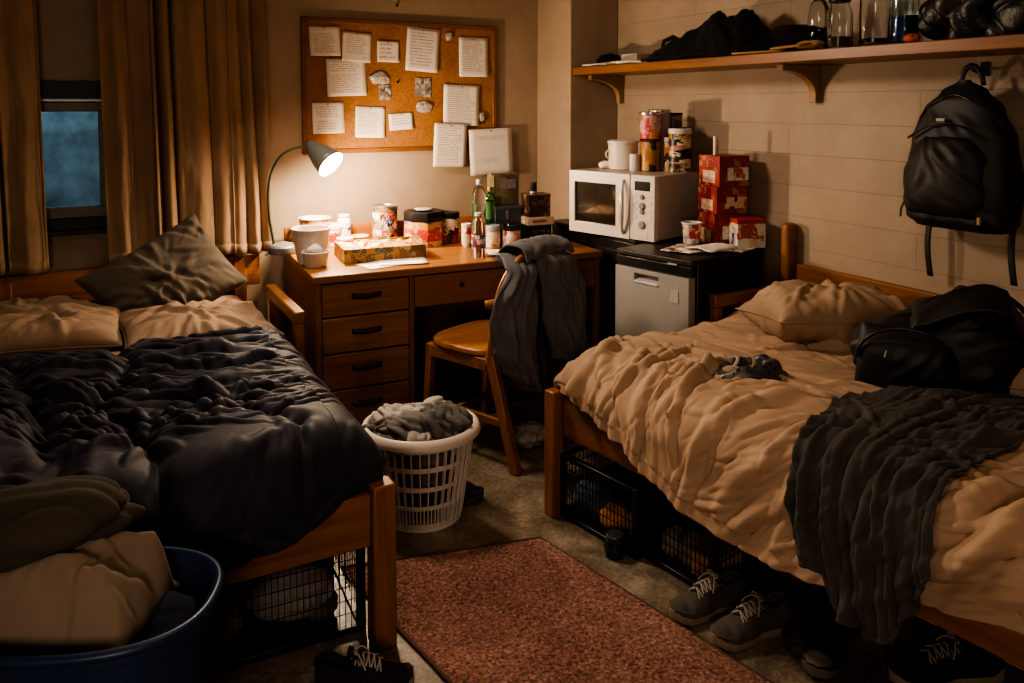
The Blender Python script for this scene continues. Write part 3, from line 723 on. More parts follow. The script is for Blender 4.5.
can('small_jar', 'small red and white jar right of the red tin', 'jar', (1.775, 3.76, DZ), .026, .125, PRINT('redwhite', [WHT, RED, CREAM, WHT, RED], 40), warm_white, .02)
bottle('water_bottle', 'tall clear water bottle behind the small water bottle', (1.83, 3.72, DZ), .036, .36, clearg, M('pale_blue_cap', (.35, .45, .5), .4), cloudy, (.36, .62))
bottle('water_bottle', 'small clear water bottle with a blue label at the desk front', (1.703, 3.47, DZ), .034, .222, clearg, white_pl, bluelab, (.22, .52), neck=.42, shoulder=.64)
bottle('green_bottle', 'green glass bottle between the water bottle and the olive box', (1.925, 3.78, DZ), .032, .31, greeng, M('gold_cap', (.5, .36, .15), .35, .8), greenlab, (.45, .75))
can('plastic_jar', 'white lidded jar with printed label left of the pink sweet jar', 'jar', (1.885, 3.665, DZ), .038, .122, M('cream_jar', (.55, .45, .34), .5), grey_pl, .03, lab=PRINT('orange_jar_label', [CREAM, ORG, WHT, CREAM], 30))
t = can('glass_jar', 'square glass jar of pink sweets at the right of the desk', 'jar', (1.975, 3.63, DZ), .048, .13, pinkprint, GLASS('lid_glass', (.6, .65, .68), .1), .035)
pbox('storage_box', 'dark blue grey box under the olive package on the desk', 'box', (2.02, 3.80, DZ), (.16, .13, .19), M('blue_grey_box', (.06, .075, .095), .45, var=.3), rad(-3), [('clasp', (-.01, -.067, .16), (.014, .006, .05), silver), ('lid', (0, 0, .197), (.168, .138, .016), M('blue_grey_lid', (.09, .105, .12), .4))])
pbox('food_package', 'olive brown package standing on the blue grey box', 'package', (2.02, 3.81, DZ+.207), (.15, .09, .165), olivelab, rad(-3), [('label', (.01, -.0455, .115), (.09, .002, .05), M('lilac_grey_label', (.25, .2, .22), .6, var=.4, scale=90)), ('folded_top', (0, 0, .168), (.15, .02, .008), silver)])
pbox('storage_box', 'black lidded box at the right end of the desk clutter', 'box', (2.165, 3.70, DZ), (.135, .12, .105), black_pl, rad(-6), [('front_panel', (0, -.061, .05), (.11, .003, .06), brownlab)])
pbox('paper_tray', 'cream carton lid between the two dark boxes', 'carton', (2.165, 3.70, DZ+.105), (.155, .14, .042), M('cream_carton', (.5, .38, .28), .7, var=.2, scale=40), rad(-6), [('print', (-.01, -.0705, .022), (.08, .001, .014), M('faded_ink', (.2, .13, .09), .8, var=.5, scale=120))])
pbox('perfume_box', 'glossy dark brown box on the cream carton lid', 'box', (2.165, 3.70, DZ+.147), (.125, .11, .118), brownlab, rad(-6), [('top_edge', (0, 0, .1195), (.128, .113, .005), M('bronze_edge', (.25, .15, .09), .4, .5))])
t = thing('perfume_bottle', 'small black capped bottle on top of the dark brown box', 'bottle', (2.15, 3.70, DZ+.2705))
MB().lathe([(.019, 0), (.021, .003), (.021, .012), (.012, .016)], 20).build('bottle_body', silver, t); MB().lathe([(.017, .016), (.018, .018), (.017, .058), (.014, .06)], 20).build('cap', black_pl, t)
tag(MB().grid(14, 12, lambda u, v: ((u-.5)*.15, (v-.5)*.1, .006+.012*math.sin(PI*u)*(.6+.4*v)+.004*fbm(u*4, v*4))).build('magazine', PRINT('magazine_print', [(.4, .3, .28), WHT, (.3, .12, .1), CREAM], 30), smooth=80, solid=.004, loc=(2.13, 3.555, DZ), rz=rad(-8)), 'bent glossy magazine on the desk behind the chair jacket', 'magazine')
cup('plastic_cup', 'frosted white plastic cup at the right back end of the desk', (2.225, 3.95, DZ), .04, .05, .12, cloudy, cat='cup')

# ------------------------------------------------------------------ black cabinet, fridge, microwave
t = thing('side_cabinet', 'black cabinet beneath the microwave between desk and fridge', 'cabinet', (2.625, 3.51, 0), 0)
MB().box((0, 0, .405), (.46, .80, .81)).build('cabinet_body', black_pl, t, bevel=.006)
MB().box((0, 0, .82), (.478, .81, .02)).build('cabinet_top', M('dark_laminate', (.02, .018, .017), .35), t, bevel=.003)
dr = MB().box((-.236, .0, .40), (.012, .74, .72)).build('cabinet_door', black_pl, t, bevel=.004)
MB().box((-.252, -.30, .66), (.02, .012, .1)).build('door_handle', dark_grey, dr, bevel=.003)
FR = (2.19, 2.965); fa = rad(12)
fg = thing('mini_fridge', 'grey door mini fridge with black casing right of the desk', 'fridge', (2.235, 2.785, 0), fa)
FWd, FDp, FHt = .43, .57, .83
MB().box((FDp/2+.025, 0, (FHt-.03)/2+.015), (FDp-.05, FWd-.004, FHt-.03)).build('fridge_body', black_pl, fg, bevel=.006)
MB().box((FDp/2, 0, FHt-.0125), (FDp, FWd, .025)).build('top_panel', M('fridge_top', (.025, .022, .02), .4), fg, bevel=.005)
MB().box((.012, 0, FHt-.05), (.024, FWd-.002, .045)).build('control_strip', black_pl, fg, bevel=.004)
door = MB(); hz = FHt-.075   # door with a recessed grip
y0, y1, g0, g1, gd = -FWd/2+.006, FWd/2-.006, -.045, .095, .045
door.box((.012, (y0+g0)/2, (hz+.05)/2), (.045, g0-y0, hz-.05)); door.box((.012, (g1+y1)/2, (hz+.05)/2), (.045, y1-g1, hz-.05))
door.box((.012, (g0+g1)/2, (hz-gd-.02+.05)/2), (.045, g1-g0, hz-gd-.02-.05)); door.box((.012, (g0+g1)/2, hz-.01), (.045, g1-g0, .02)); door.box((.027, (g0+g1)/2, hz-gd/2-.01), (.012, g1-g0, gd+.02))
dr = door.build('fridge_door', steel, fg, smooth=0)
MB().grid(16, 8, lambda u, v: (-.012+.03*(1-v)**2, g0+(g1-g0)*u, hz-gd-.018+.03*(1-v)*.7)).build('door_handle', grey_pl, dr, smooth=70, solid=.004)
MB().box((-.0115, -.135, hz-.09), (.003, .042, .055)).build('energy_sticker', M('pale_sticker', (.33, .33, .31), .6, var=.3, scale=80), dr)
MB().box((-.0105, -.12, hz+.052), (.002, .05, .008)).build('badge', grey_pl, fg)
for sy in (-1, 1): MB().lathe([(.02, 0), (.02, .02)], 14, c=(.06, sy*(FWd/2-.05), 0)).build('foot', black_pl, fg)
MA = rad(15.9)
mw = thing('microwave', 'white microwave oven standing on the black cabinet', 'microwave', (2.34, 3.253, .83), MA)
MWd, MDp, MHt = .546, .39, .325
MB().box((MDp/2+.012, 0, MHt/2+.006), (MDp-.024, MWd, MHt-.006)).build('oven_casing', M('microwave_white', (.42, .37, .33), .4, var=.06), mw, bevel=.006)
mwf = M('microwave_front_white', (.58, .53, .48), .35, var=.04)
# local -x faces the room, +y is the left end of the front
py0, py1 = -MWd/2, -MWd/2+.150
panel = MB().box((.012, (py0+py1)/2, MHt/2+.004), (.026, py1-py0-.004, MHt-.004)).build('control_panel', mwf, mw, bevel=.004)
dy0, dy1 = py1+.002, MWd/2
wz0, wz1, wy0, wy1 = .06, .27, dy0+.085, dy1-.035
d_ = MB()
d_.box((.012, (dy0+wy0)/2, MHt/2+.004), (.028, wy0-dy0, MHt-.004)); d_.box((.012, (wy1+dy1)/2, MHt/2+.004), (.028, dy1-wy1, MHt-.004)); d_.box((.012, (wy0+wy1)/2, (wz1+MHt+.004)/2), (.028, wy1-wy0, MHt+.002-wz1)); d_.box((.012, (wy0+wy1)/2, (.006+wz0)/2), (.028, wy1-wy0, wz0-.006))
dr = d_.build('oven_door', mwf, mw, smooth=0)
MB().box((.016, (wy0+wy1)/2, (wz0+wz1)/2), (.012, wy1-wy0, wz1-wz0)).build('door_window', M('smoked_glass', (.02, .016, .012), .12, var=.3, scale=40, coat=.5), dr, smooth=0)
hp = [(-.004-.03*math.sin(PI*q)**.6, dy0+.036-.012*math.sin(PI*q), .03+q*.27) for q in [i/14 for i in range(15)]]
MB().tube(hp, [.006+.006*math.sin(PI*i/14) for i in range(15)], 12).build('door_handle', M('handle_silver_white', (.6, .57, .53), .25, .3), dr, smooth=80)
MB().box((-.0015, (py0+py1)/2-.0, .275), (.003, .09, .045)).build('display', M('green_display', (.02, .03, .022), .2, var=.5, scale=120), panel)
btn = M('grey_button', (.25, .22, .19), .4)
for r_, z_ in ((.012, .222), (.017, .178), (.012, .150), (.019, .085)):
    MB().lathe([(r_, 0), (r_, .008), (r_*.8, .011)], 20, Matrix.Translation((0, (py0+py1)/2, z_)) @ Matrix.Rotation(-PI/2, 4, 'Y')).build('knob', btn, panel)
for yy in (-.045, .045):
    for z_ in (.23, .195, .16, .125): MB().box((-.001, (py0+py1)/2+yy, z_), (.004, .022, .014)).build('button', warm_white, panel, bevel=.001)
MB().box((-.001, (py0+py1)/2, .035), (.004, .07, .022)).build('open_button', warm_white, panel, bevel=.001)
for sx in (.05, MDp-.04):
    for sy in (-1, 1): MB().lathe([(.012, 0), (.012, .008)], 10, c=(sx, sy*(MWd/2-.05), 0)).build('foot', black_pl, mw)
MZ = .83+MHt+.0035
t = thing('pot', 'white plastic pot at the left on the microwave', 'pot', (2.535, 3.41, MZ))
MB().lathe([(.07, 0), (.076, .004), (.08, .14), (.076, .14), (.072, .01), (0, .01)], 32, cap1=False).build('pot_wall', warm_white, t, smooth=50)
MB().lathe([(.083, .138), (.084, .15), (.07, .156), (0, .158)], 32, cap0=False).build('lid', white_pl, t)
MB().tube(bez([(-.074, .03, .10), (-.092, .035, .095), (-.092, .035, .065), (-.074, .03, .06)], 8), .005, 8).build('pot_handle', warm_white, t)
can('pill_jar', 'small white cylinder standing in front of the white pot', 'jar', (2.515, 3.285, MZ), .026, .088, white_pl, None)
can('coffee_tin', 'amber tin with black print on the microwave', 'tin', (2.59, 3.25, MZ), .054, .165, amber, GLASS('amber_lid', (.5, .4, .3), .2), .012)
can('spice_jar', 'slim cream jar squeezed beside the amber tin', 'jar', (2.652, 3.185, MZ), .021, .175, PRINT('slim_jar_print', [CREAM, GOLD, BLK, CREAM, ORG], 30), white_pl, .02)
can('food_jar', 'wide black and gold jar with a white lid at the right on the microwave', 'jar', (2.70, 3.15, MZ), .058, .222, blackgold, white_pl, .028, lab=PRINT('pink_band', [(.45, .3, .28), (.4, .15, .12), CREAM, BLK, BLK], 22, stretch=(.4, .4, 1.6)))
can('food_jar', 'brown beaded jar with a dark lid beside the wide black and gold jar', 'jar', (2.765, 3.20, MZ), .045, .225, PRINT('beaded_brown', [(.22, .12, .06), (.45, .3, .16), (.12, .06, .03), (.35, .2, .1)], 50), dark_grey, .02)
can('snack_canister', 'orange canister with a silver lid standing on the amber tin', 'canister', (2.59, 3.25, MZ+.166), .056, .14, PRINT('red_pink_canister', [(.5, .25, .1), (.45, .05, .05), (.5, .3, .3), (.4, .15, .05)], 20), silver, .016)
can('snack_canister', 'silver lidded canister behind the slim cream jar', 'canister', (2.69, 3.30, MZ), .056, .318, PRINT('lilac_canister', [(.35, .25, .25), (.4, .3, .28), (.45, .24, .1), (.33, .24, .25)], 14), silver, .016)
can('snack_canister', 'brown canister farthest right in the back row on the microwave', 'canister', (2.775, 3.29, MZ), .046, .30, PRINT('brown_canister', [(.3, .16, .06), (.25, .17, .15), (.12, .07, .04), (.3, .2, .12)], 16), black_mt, .012)
tag(crumple((.035, .03, .022), 3, 3, flat=-.018).build('napkin', paperw, smooth=60, loc=(2.475, 3.49, MZ+.02)), 'crumpled pale napkin at the left end of the microwave top', 'napkin')
FZ = .83
pos = (2.715, 2.86)
zz = FZ+.004
for i, (h_, lab) in enumerate([(.15, 'red food carton at the bottom of the stack on the fridge'), (.13, 'red food carton in the middle of the stack on the fridge'), (.145, 'red food carton with a white panel, topmost of the stack on the fridge')]):
    pbox('food_carton', lab, 'carton', (pos[0]+.003*i, pos[1]-.004*i, zz), (.17, .165, h_), redboxp, rad(-13+3*i), [('label', (.02, -.083, h_*.4), (.12, .002, h_*.42), whitebox if i != 1 else PRINT('red_dark_label', [DRED, BLK, RED, CREAM], 30)), ('side_label', (-.0855, 0, h_*.3), (.002, .10, h_*.4), M('cream_side_label', (.5, .33, .24), .6, var=.5, scale=50))], group='red cartons stacked on the fridge')
    zz += h_+.0005
tag(MB().lathe([(.008, 0), (.009, .004), (.009, .085), (.007, .09)], 14).build('candle', M('candle_wax', (.7, .6, .45), .5), loc=(2.67, 2.86, zz)), 'short white candle standing on the red carton stack', 'candle')
pbox('food_carton', 'white and red carton standing in front of the red carton stack', 'carton', (2.745, 2.725, FZ+.004), (.14, .12, .115), whitebox, rad(-20), [('lid', (0, 0, .125), (.143, .123, .02), M('red_lid', RED, .5)), ('side_print', (-.0705, -.01, .055), (.002, .03, .08), bluelab)])
cup('noodle_cup', 'red and white noodle cup on the magazines beside the microwave', (2.535, 2.865, FZ+.012), .038, .047, .10, PRINT('noodle_print', [WHT, CREAM, (.3, .3, .35), RED, WHT], 28), cat='cup', rimm=white_pl, fill=paperw)
mgm = [PRINT('mag_a', [(.3, .25, .22), WHT, (.15, .12, .1), CREAM], 25), PRINT('mag_b', [(.5, .44, .38), (.2, .15, .12), WHT], 22), paperw]
for i, (x, y, rz, w, d, z, lab) in enumerate([(2.44, 2.80, 25, .21, .15, .003, 'glossy magazine lying flat at the fridge front edge'), (2.50, 2.74, -15, .22, .15, .009, 'dark folded magazine on the pile on the fridge'), (2.53, 2.72, 10, .20, .14, .018, 'grey folded newspaper on top of the fridge pile'), (2.68, 2.68, 20, .22, .09, .003, 'white sheet sticking out at the right end of the fridge top')]):
    tag(MB().grid(14, 10, lambda u, v: ((u-.5)*w, (v-.5)*d, z*.6+.002+.008*math.sin(PI*v)*(i == 2)+.004*fbm(u*3, v*3, i))).build('magazine' if i < 3 else 'paper_sheet', mgm[i % 3], smooth=80, solid=.004 if i < 3 else .001, loc=(x, y, FZ+.003), rz=rad(rz)), lab, 'magazine' if i < 3 else 'paper')

# ------------------------------------------------------------------ chair and jacket
CR = rad(22)
ch = thing('desk_chair', 'wooden desk chair with its back to the room, jacket over it', 'chair', (1.655, 2.945, 0), CR)
# local: +y towards the desk, rear edge of seat at y=0
SW, SD = .44, .40
def seat(u, v):
    a = 2*PI*u; e = 3.4
    c, s_ = math.cos(a), math.sin(a)
    k = (abs(c)**e+abs(s_)**e)**(-1/e)
    return k*c, k*s_
sm = MB()
rings = [(.93, .443), (1, .45), (1, .466), (.97, .473), (.8, .47), (.4, .464), (.02, .462)]
sm.grid(48, len(rings), lambda u, v: (lambda p, r_: (p[0]*SW/2*r_[0]*(1-.06*(p[1] < 0)*0), SD/2+p[1]*SD/2*r_[0], r_[1]))(seat(u, v), rings[round(v*(len(rings)-1))]), wrapu=True)
sm.build('seat', wood_x, ch, smooth=60)
for sx in (-1, 1):
    MB().bar((sx*.195, .36, .448), (sx*.20, .39, 0), .034, .034).build('leg', wood_z, ch, bevel=.005)
    MB().bar((sx*.205, .0, .468), (sx*.20, -.13, 0), .036, .044).build('leg', wood_z, ch, bevel=.005)
    MB().tube([(sx*.205, .005, .43), (sx*.21, -.015, .56), (sx*.215, -.04, .70)], [.02, .018, .016], 10).build('back_post', wood_z, ch, smooth=80)
ap = MB(); ap.box((0, .365, .418), (.37, .02, .05)); ap.box((0, .02, .418), (.37, .02, .05))
for sx in (-1, 1): ap.box((sx*.2, .19, .418), (.02, .33, .05))
ap.build('seat_apron', wood_x, ch, bevel=.003)
st = MB(); st.box((-.199, .15, .19), (.02, .45, .03)); st.box((.199, .15, .19), (.02, .45, .03)); st.box((0, .2, .19), (.38, .02, .03)); st.build('stretcher', wood_y, ch, bevel=.003)
hoop = [(-.215+.0, -.04, .69)] + [(-.215*math.cos(q), -.045-.05*math.sin(q), .70+.20*math.sin(q)) for q in [PI*i/20 for i in range(21)]] + [(.215, -.04, .69)]
MB().tube(hoop, .016, 10).build('back_hoop', wood_x, ch, smooth=80)
mid = [(-.245, -.005, .685), (-.225, -.035, .69), (-.1, -.065, .69), (0, -.07, .69), (.1, -.065, .69), (.225, -.035, .69), (.245, -.005, .685)]
MB().tube(mid, [.018, .02, .018, .018, .018, .02, .018], 10, flat=1.0).build('back_rail', wood_x, ch, smooth=80)
for x in (-.11, 0, .11): MB().tube([(x, .01, .44), (x, -.04, .69), (x, -.085, .86)], .008, 8).build('spindle', wood_z, ch, smooth=80)
# jacket: three hanging panels and the roll over the top
jk = thing('jacket', 'dark grey jacket draped over the back of the desk chair', 'jacket', (1.655, 2.945, 0), CR)
JHM = HM(0, 2.2, 0, 1.4, 330)
JHM.swell(.012, 1.1, 8, ax=2).strokes(60, 61, (1.62, .16), (.4, 1.0), (.035, .07), (.012, .028), .1)
JHM.strokes(110, 62, (1.55, .4), (.12, .45), (.014, .03), (.004, .011), .2).blur(1)
def panel(xl, xr, z1, z0, ybase, bul, seed, nf, fy=.0, flip=False):
    zs = None
    def fn(u, v):
        a = interp(xl, v); b = interp(xr, v)
        x = a+(b-a)*u
        zz1 = z1(u) if callable(z1) else z1; zz0 = z0(u) if callable(z0) else z0
        z = zz1+(zz0-zz1)*v
        y = ybase-bul*math.sin(PI*min(1, max(0, u)))**.7*(.55+.45*v)
        y -= JHM.at(u+.13*seed % 1, v*1.3)*(.35+.65*v)
        if v < .16:                     # over the top of the hoop
            q = 1-v/.16; y += .11*(1-math.cos(q*PI/2)); z = z-(.0)*q-.02*q*q
        return (x, y+fy*v, z)
    return fn
MB().grid(50, 70, panel([(0, -.15), (.12, -.21), (.35, -.325), (.5, -.33), (.7, -.30), (.9, -.22), (1, -.16)], [(0, .0), (.3, -.06), (.7, -.05), (1, -.06)], .90, lambda u: .40-.07*math.sin(PI*(.15+u*.75)), -.105, .055, 3.1, 2.6)).build('left_front', jacket_c, jk, smooth=85, solid=.008)
MB().grid(50, 60, panel([(0, -.07), (.2, -.06), (.6, -.01), (1, .03)], [(0, .14), (.15, .21), (.5, .25), (1, .24)], lambda u: .925-.03*u, lambda u: .40+.05*abs(u-.45), -.13, .065, 7.7, 2.2)).build('right_front', jacket_c, jk, smooth=85, solid=.008)
MB().grid(40, 40, panel([(0, -.16), (1, -.02)], [(0, .2), (1, .17)], .88, lambda u: .29+.05*u, -.085, .015, 5.5, 3)).build('back_lining', M('jacket_lining', (.035, .036, .04), .8, bstr=.3, bscale=25), jk, smooth=85, solid=.006)
MB().tube([(.235, -.08, .80), (.265, -.105, .70), (.275, -.11, .58), (.262, -.105, .46), (.25, -.10, .40)], [.03, .04, .038, .034, .03], 14, flat=.7).build('sleeve', jacket_c, jk, smooth=85)
MB().grid(40, 24, lambda u, v: (-.13+u*.33, -.050-.082*math.cos(PI*v)*1.0+.006*noise.noise(Vector((u*5, v*3, 0))), .868+.062*math.sin(PI*v)+.012*fbm(u*4, v*2, 3)-.03*(u-.5)**2*4*.5)).build('collar', jacket_c, jk, smooth=85, solid=.008)

# ------------------------------------------------------------------ laundry basket
BKX, BKY = 1.06, 2.64
lbk = thing('laundry_basket', 'white slotted plastic laundry basket full of clothes on the floor', 'laundry basket', (BKX, BKY, 0), rad(-28))
bw_m = M('basket_white', (.62, .56, .5), .42, var=.05)
def br(z): return .135+(.183-.135)*(z/.33)
H_ = .335; m = MB(); seg = 38
bands = [(.0, .03), (.085, .10), (.155, .172), (.228, .245), (.30, H_)]
for z0, z1 in bands:
    m.lathe([(br(z0), z0), (br(z1), z1), (br(z1)-.004, z1), (br(z0)-.004, z0), (br(z0), z0)], 66, cap0=False, cap1=False, sx=1.06, sy=.97)
for k in range(seg):
    a = 2*PI*k/seg
    c, s_ = math.cos(a)*1.06, math.sin(a)*.97
    p = lambda z, o=0: ((br(z)-.002)*c, (br(z)-.002)*s_, z)
    m.bar(p(.02), p(.31), .0145, .004, up=(-math.sin(a), math.cos(a), 0))
for k in range(seg*2):
    a = 2*PI*k/(seg*2); c, s_ = math.cos(a)*1.06, math.sin(a)*.97
    m.bar(((br(.02)-.002)*c, (br(.02)-.002)*s_, .02), ((br(.09)-.002)*c, (br(.09)-.002)*s_, .09), .006, .004, up=(-math.sin(a), math.cos(a), 0))
m.build('basket_wall', bw_m, lbk, smooth=40)
MB().lathe([(0, .004), (.14, .004), (.14, .01), (0, .01)], 44, cap0=False, cap1=False, sx=1.06, sy=.97).build('basket_floor', bw_m, lbk)
MB().lathe([(.180, .318), (.193, .312), (.206, .318), (.206, .326), (.198, .345), (.185, .35), (.180, .345), (.180, .318)], 66, cap0=False, cap1=False, sx=1.06, sy=.97).build('basket_rim', bw_m, lbk, smooth=50)
rndc = random.Random(4)
spots = [(-.05, -.04, .335, .10, .085, .05, greyc, 'grey crumpled shirt at the centre of the laundry basket'), (.075, .0, .345, .09, .10, .055, M('x', (1, 1, 1)) if 0 else CLOTH('mid_grey_cloth', (.085, .083, .08), .95), 'darker grey sweatshirt heaped at the right of the laundry basket'), (-.10, .05, .335, .075, .08, .045, lightc, 'pale cloth at the left back of the laundry basket'), (.01, .10, .33, .10, .06, .045, lightc, 'pale shirt along the far rim of the laundry basket'), (0.0, -.095, .315, .10, .05, .035, lightc, 'pale cloth pressed against the near rim of the laundry basket'), (-.13, -.03, .325, .055, .07, .04, greyc, 'small grey sock bundle at the left rim of the laundry basket')]
for i, (x, y, z, a, b_, c, mt, lab) in enumerate(spots):
    R_ = Matrix.Rotation(rad(-28), 3, 'Z') @ Vector((x, y, 0))
    tag(crumple((a, b_, c), i*3.7+1, 5, amp=.40, f=3.3, sharp=1.3).build('garment', mt, smooth=85, loc=(BKX+R_.x, BKY+R_.y, z), rz=rad(rndc.uniform(0, 180))), lab, 'clothes', 'clothes in the laundry basket')
tag(crumple((.115, .105, .11), 41, 5, amp=.22).build('garment', greyc, smooth=85, loc=(BKX, BKY, .19)), 'grey clothes packed in the middle of the laundry basket, seen through its slots', 'clothes', 'clothes in the laundry basket')
tag(crumple((.115, .10, .07), 47, 5, amp=.2).build('garment', CLOTH('slate_cloth', (.06, .06, .065), .95), smooth=85, loc=(BKX, BKY, .085)), 'dark clothes at the bottom of the laundry basket, seen through its slots', 'clothes', 'clothes in the laundry basket')

# ------------------------------------------------------------------ rug
def rug_mat():
    m, nt, b = nt_of('rug_pile'); v = coords(nt)
    f = noise_node(nt, v, 95, 3, .8); g = noise_node(nt, v, 4, 4)
    k = math_(nt, 'ADD', math_(nt, 'MULTIPLY', f, .8), math_(nt, 'MULTIPLY', g, .2))
    nt.links.new(ramp(nt, k, [(.38, (.05, .018, .012)), (.47, (.21, .085, .06)), (.55, (.31, .145, .105)), (.64, (.5, .3, .23))]), b.inputs['Base Color'])
    b.inputs['Roughness'].default_value = 1; b.inputs['Sheen Weight'].default_value = .3; b.inputs['Specular IOR Level'].default_value = .1
    bump(nt, b, f, .9, .012); return m
ra, rb_, rc, rd = Vector((.70, 2.44)), Vector((1.355, 2.285)), Vector((1.66, .75)), Vector((.98, .72))
def rugf(u, v):
    p = (ra.lerp(rb_, u)).lerp(rd.lerp(rc, u), v)
    e = min(u, 1-u, v, 1-v)
    return (p.x+.004*noise.noise(Vector((v*30, u*3, 0))), p.y+.004*noise.noise(Vector((u*20, v, 4))), .013*min(1, e/.012)+.004*noise.noise(Vector((p.x*90, p.y*90, 0)))*min(1, e/.012)+.002*noise.noise(Vector((p.x*210, p.y*210, 2))))
rg_t = thing('rug', 'worn reddish brown shag rug between the two beds', 'rug', (0, 0, .001))
MB().grid(150, 300, rugf).build('rug_pile', rug_mat(), rg_t, smooth=80)
ep = [tuple(rugf(u, 0)) for u in [i/30 for i in range(31)]] + [tuple(rugf(1, i/60)) for i in range(1, 61)] + [tuple(rugf(1-i/30, 1)) for i in range(1, 31)] + [tuple(rugf(0, 1-i/60)) for i in range(1, 60)]
MB().tube([(x, y, .005) for x, y, z in ep], .006, 6, closed=True).build('bound_edge', M('rug_binding', (.09, .04, .03), .9), rg_t, smooth=80)

# ------------------------------------------------------------------ right bed
RBA = rad(8.5); RBO = Vector((1.458, 2.43, 0))
br_ = thing('bed', 'wooden bed with rumpled tan duvet beside the block wall', 'bed', RBO, RBA)
RW, RL = 1.09, 1.95
for x, y, h in ((.026, -.026, .465), (RW-.026, -.026, .465), (.026, -RL+.026, .465), (RW-.026, -RL+.026, .465)):
    MB().box((x, y, h/2), (.052, .052, h)).build('bed_post', wood_z, br_, bevel=.006)
MB().box((.06, -RL/2, .37), (.03, RL-.11, .145)).build('side_rail', wood_y, br_, bevel=.005)
MB().box((RW-.03, -RL/2, .37), (.03, RL-.11, .145)).build('side_rail', wood_y, br_, bevel=.005)
for y in (-.03, -RL+.03): MB().box((RW/2, y, .37), (RW-.11, .03, .145)).build('end_rail', wood_x, br_, bevel=.005)
ml = MB()
for k in range(8): ml.box((RW/2, -.15-k*.235, .305), (RW-.1, .09, .02))
ml.build('bed_slats', pine, br_, smooth=0)
tag(MB().box((RW/2, -RL/2, .43), (RW-.09, RL-.09, .21)).build('mattress', tan2, bevel=.05, seg=4, loc=RBO, rz=RBA, smooth=80), 'mattress under the tan duvet of the right bed', 'mattress')
hem = [(0, .465), (.087, .455), (.2, .435), (.38, .405), (.55, .345), (.7, .30), (.9, .285), (1.05, .29), (1.39, .38), (1.6, .42), (2.0, .42)]
TOP = .60
def EDGE(l): return .205-.055*sstep(.1, .45, l)
def rb_base(q, l):
    """q: path distance from the wall-side, positive across the top; l: distance from the far end.  returns pos, normal"""
    w0 = EDGE(l); rr = .15
    # q measured so that w = q on top for q > w0 ; smaller q goes over the near edge
    if q >= w0: x, dx, nx = q, 0, 0
    else:
        a = (w0-q)/rr
        if a < rad(84): x, dx, nx = w0-rr*math.sin(a), rr-rr*math.cos(a), -math.sin(a)
        else:
            e = (w0-q)-rad(84)*rr; x = w0-rr*math.sin(rad(84))-e*.10; dx = rr-rr*math.cos(rad(84))+e*.99; nx = -1
    l0 = .17
    if l >= l0: y, dy, ny = l, 0, 0
    else:
        a = (l0-l)/rr
        if a < rad(84): y, dy, ny = l0-rr*math.sin(a), rr-rr*math.cos(a), math.sin(a)
        else:
            e = (l0-l)-rad(84)*rr; y = l0-rr*math.sin(rad(84))-e*.1; dy = rr-rr*math.cos(rad(84))+e*.99; ny = 1
    drop = (dx**3+dy**3)**(1/3) if dx > 0 and dy > 0 else max(dx, dy)
    n = Vector((nx, ny, max(.08, 1-max(abs(nx), abs(ny)))))
    n.normalize()
    return Vector((x, -y, TOP-drop)), n
RHM = HM(-.6, 1.3, -.25, 2.1, 700)
def sdir(q, l): return -.35+.95*sstep(.1, 1.0, l)+.15*math.sin(l*9)
def rdir(q, l):
    t = sstep(.1, .35, q)
    return sdir(q, l)*(1-t)+t*(1.15+.6*math.sin(q*2.5+l*1.7)-.5*q)
RHM.swell(.012, 1.2, 4).swell(.004, 3, 6)
RHM.strokes(60, 31, rdir, (.3, .9), (.016, .030), (.010, .024), .2)
RHM.strokes(300, 32, rdir, (.14, .5), (.0055, .011), (.004, .011), .25)
RHM.strokes(60, 33, lambda q, l: rdir(q, l)+.9, (.12, .35), (.008, .015), (.004, .010), .3)
RHM.strokes(46, 34, sdir, (.2, .6), (.012, .024), (.010, .024), .25, (-.38, .2, .0, 2.0))
RHM.strokes(150, 37, lambda q, l: sdir(q, l)+.2, (.08, .32), (.005, .010), (.004, .011), .25, (-.38, .2, .0, 2.0))
RHM.blur(1)
def rb_h(q, l):
    return RHM.at(q, l)+.02*math.exp(-((q-.45)/.4)**2-((l-.9)/.7)**2)
def duvet(u, v):
    l = -.13+v*(RL+.02+.13)
    hz = interp(hem, l)
    qmin = EDGE(l)-rad(84)*.15-max(0, (TOP-.134-hz)/.99)
    qm = min(1.22, 1.385-.150*l)
    q = qm+(qmin-qm)*u
    if l < 0.05: q = max(q, qmin+.02)
    p, n = rb_base(q, l)
    h = rb_h(q, l)
    far = sstep(.2, 0, l)
    h *= (1-.35*far)
    if u > .97: h *= .5
    p = p+n*(h+.012)
    # keep clear of the far post
    return (p.x, min(p.y, .06), p.z)
dv = MB().grid(380, 440, duvet).build('duvet', tan, smooth=85, solid=.012, loc=RBO, rz=RBA)
tag(dv, 'rumpled tan duvet spread over the right bed', 'duvet')
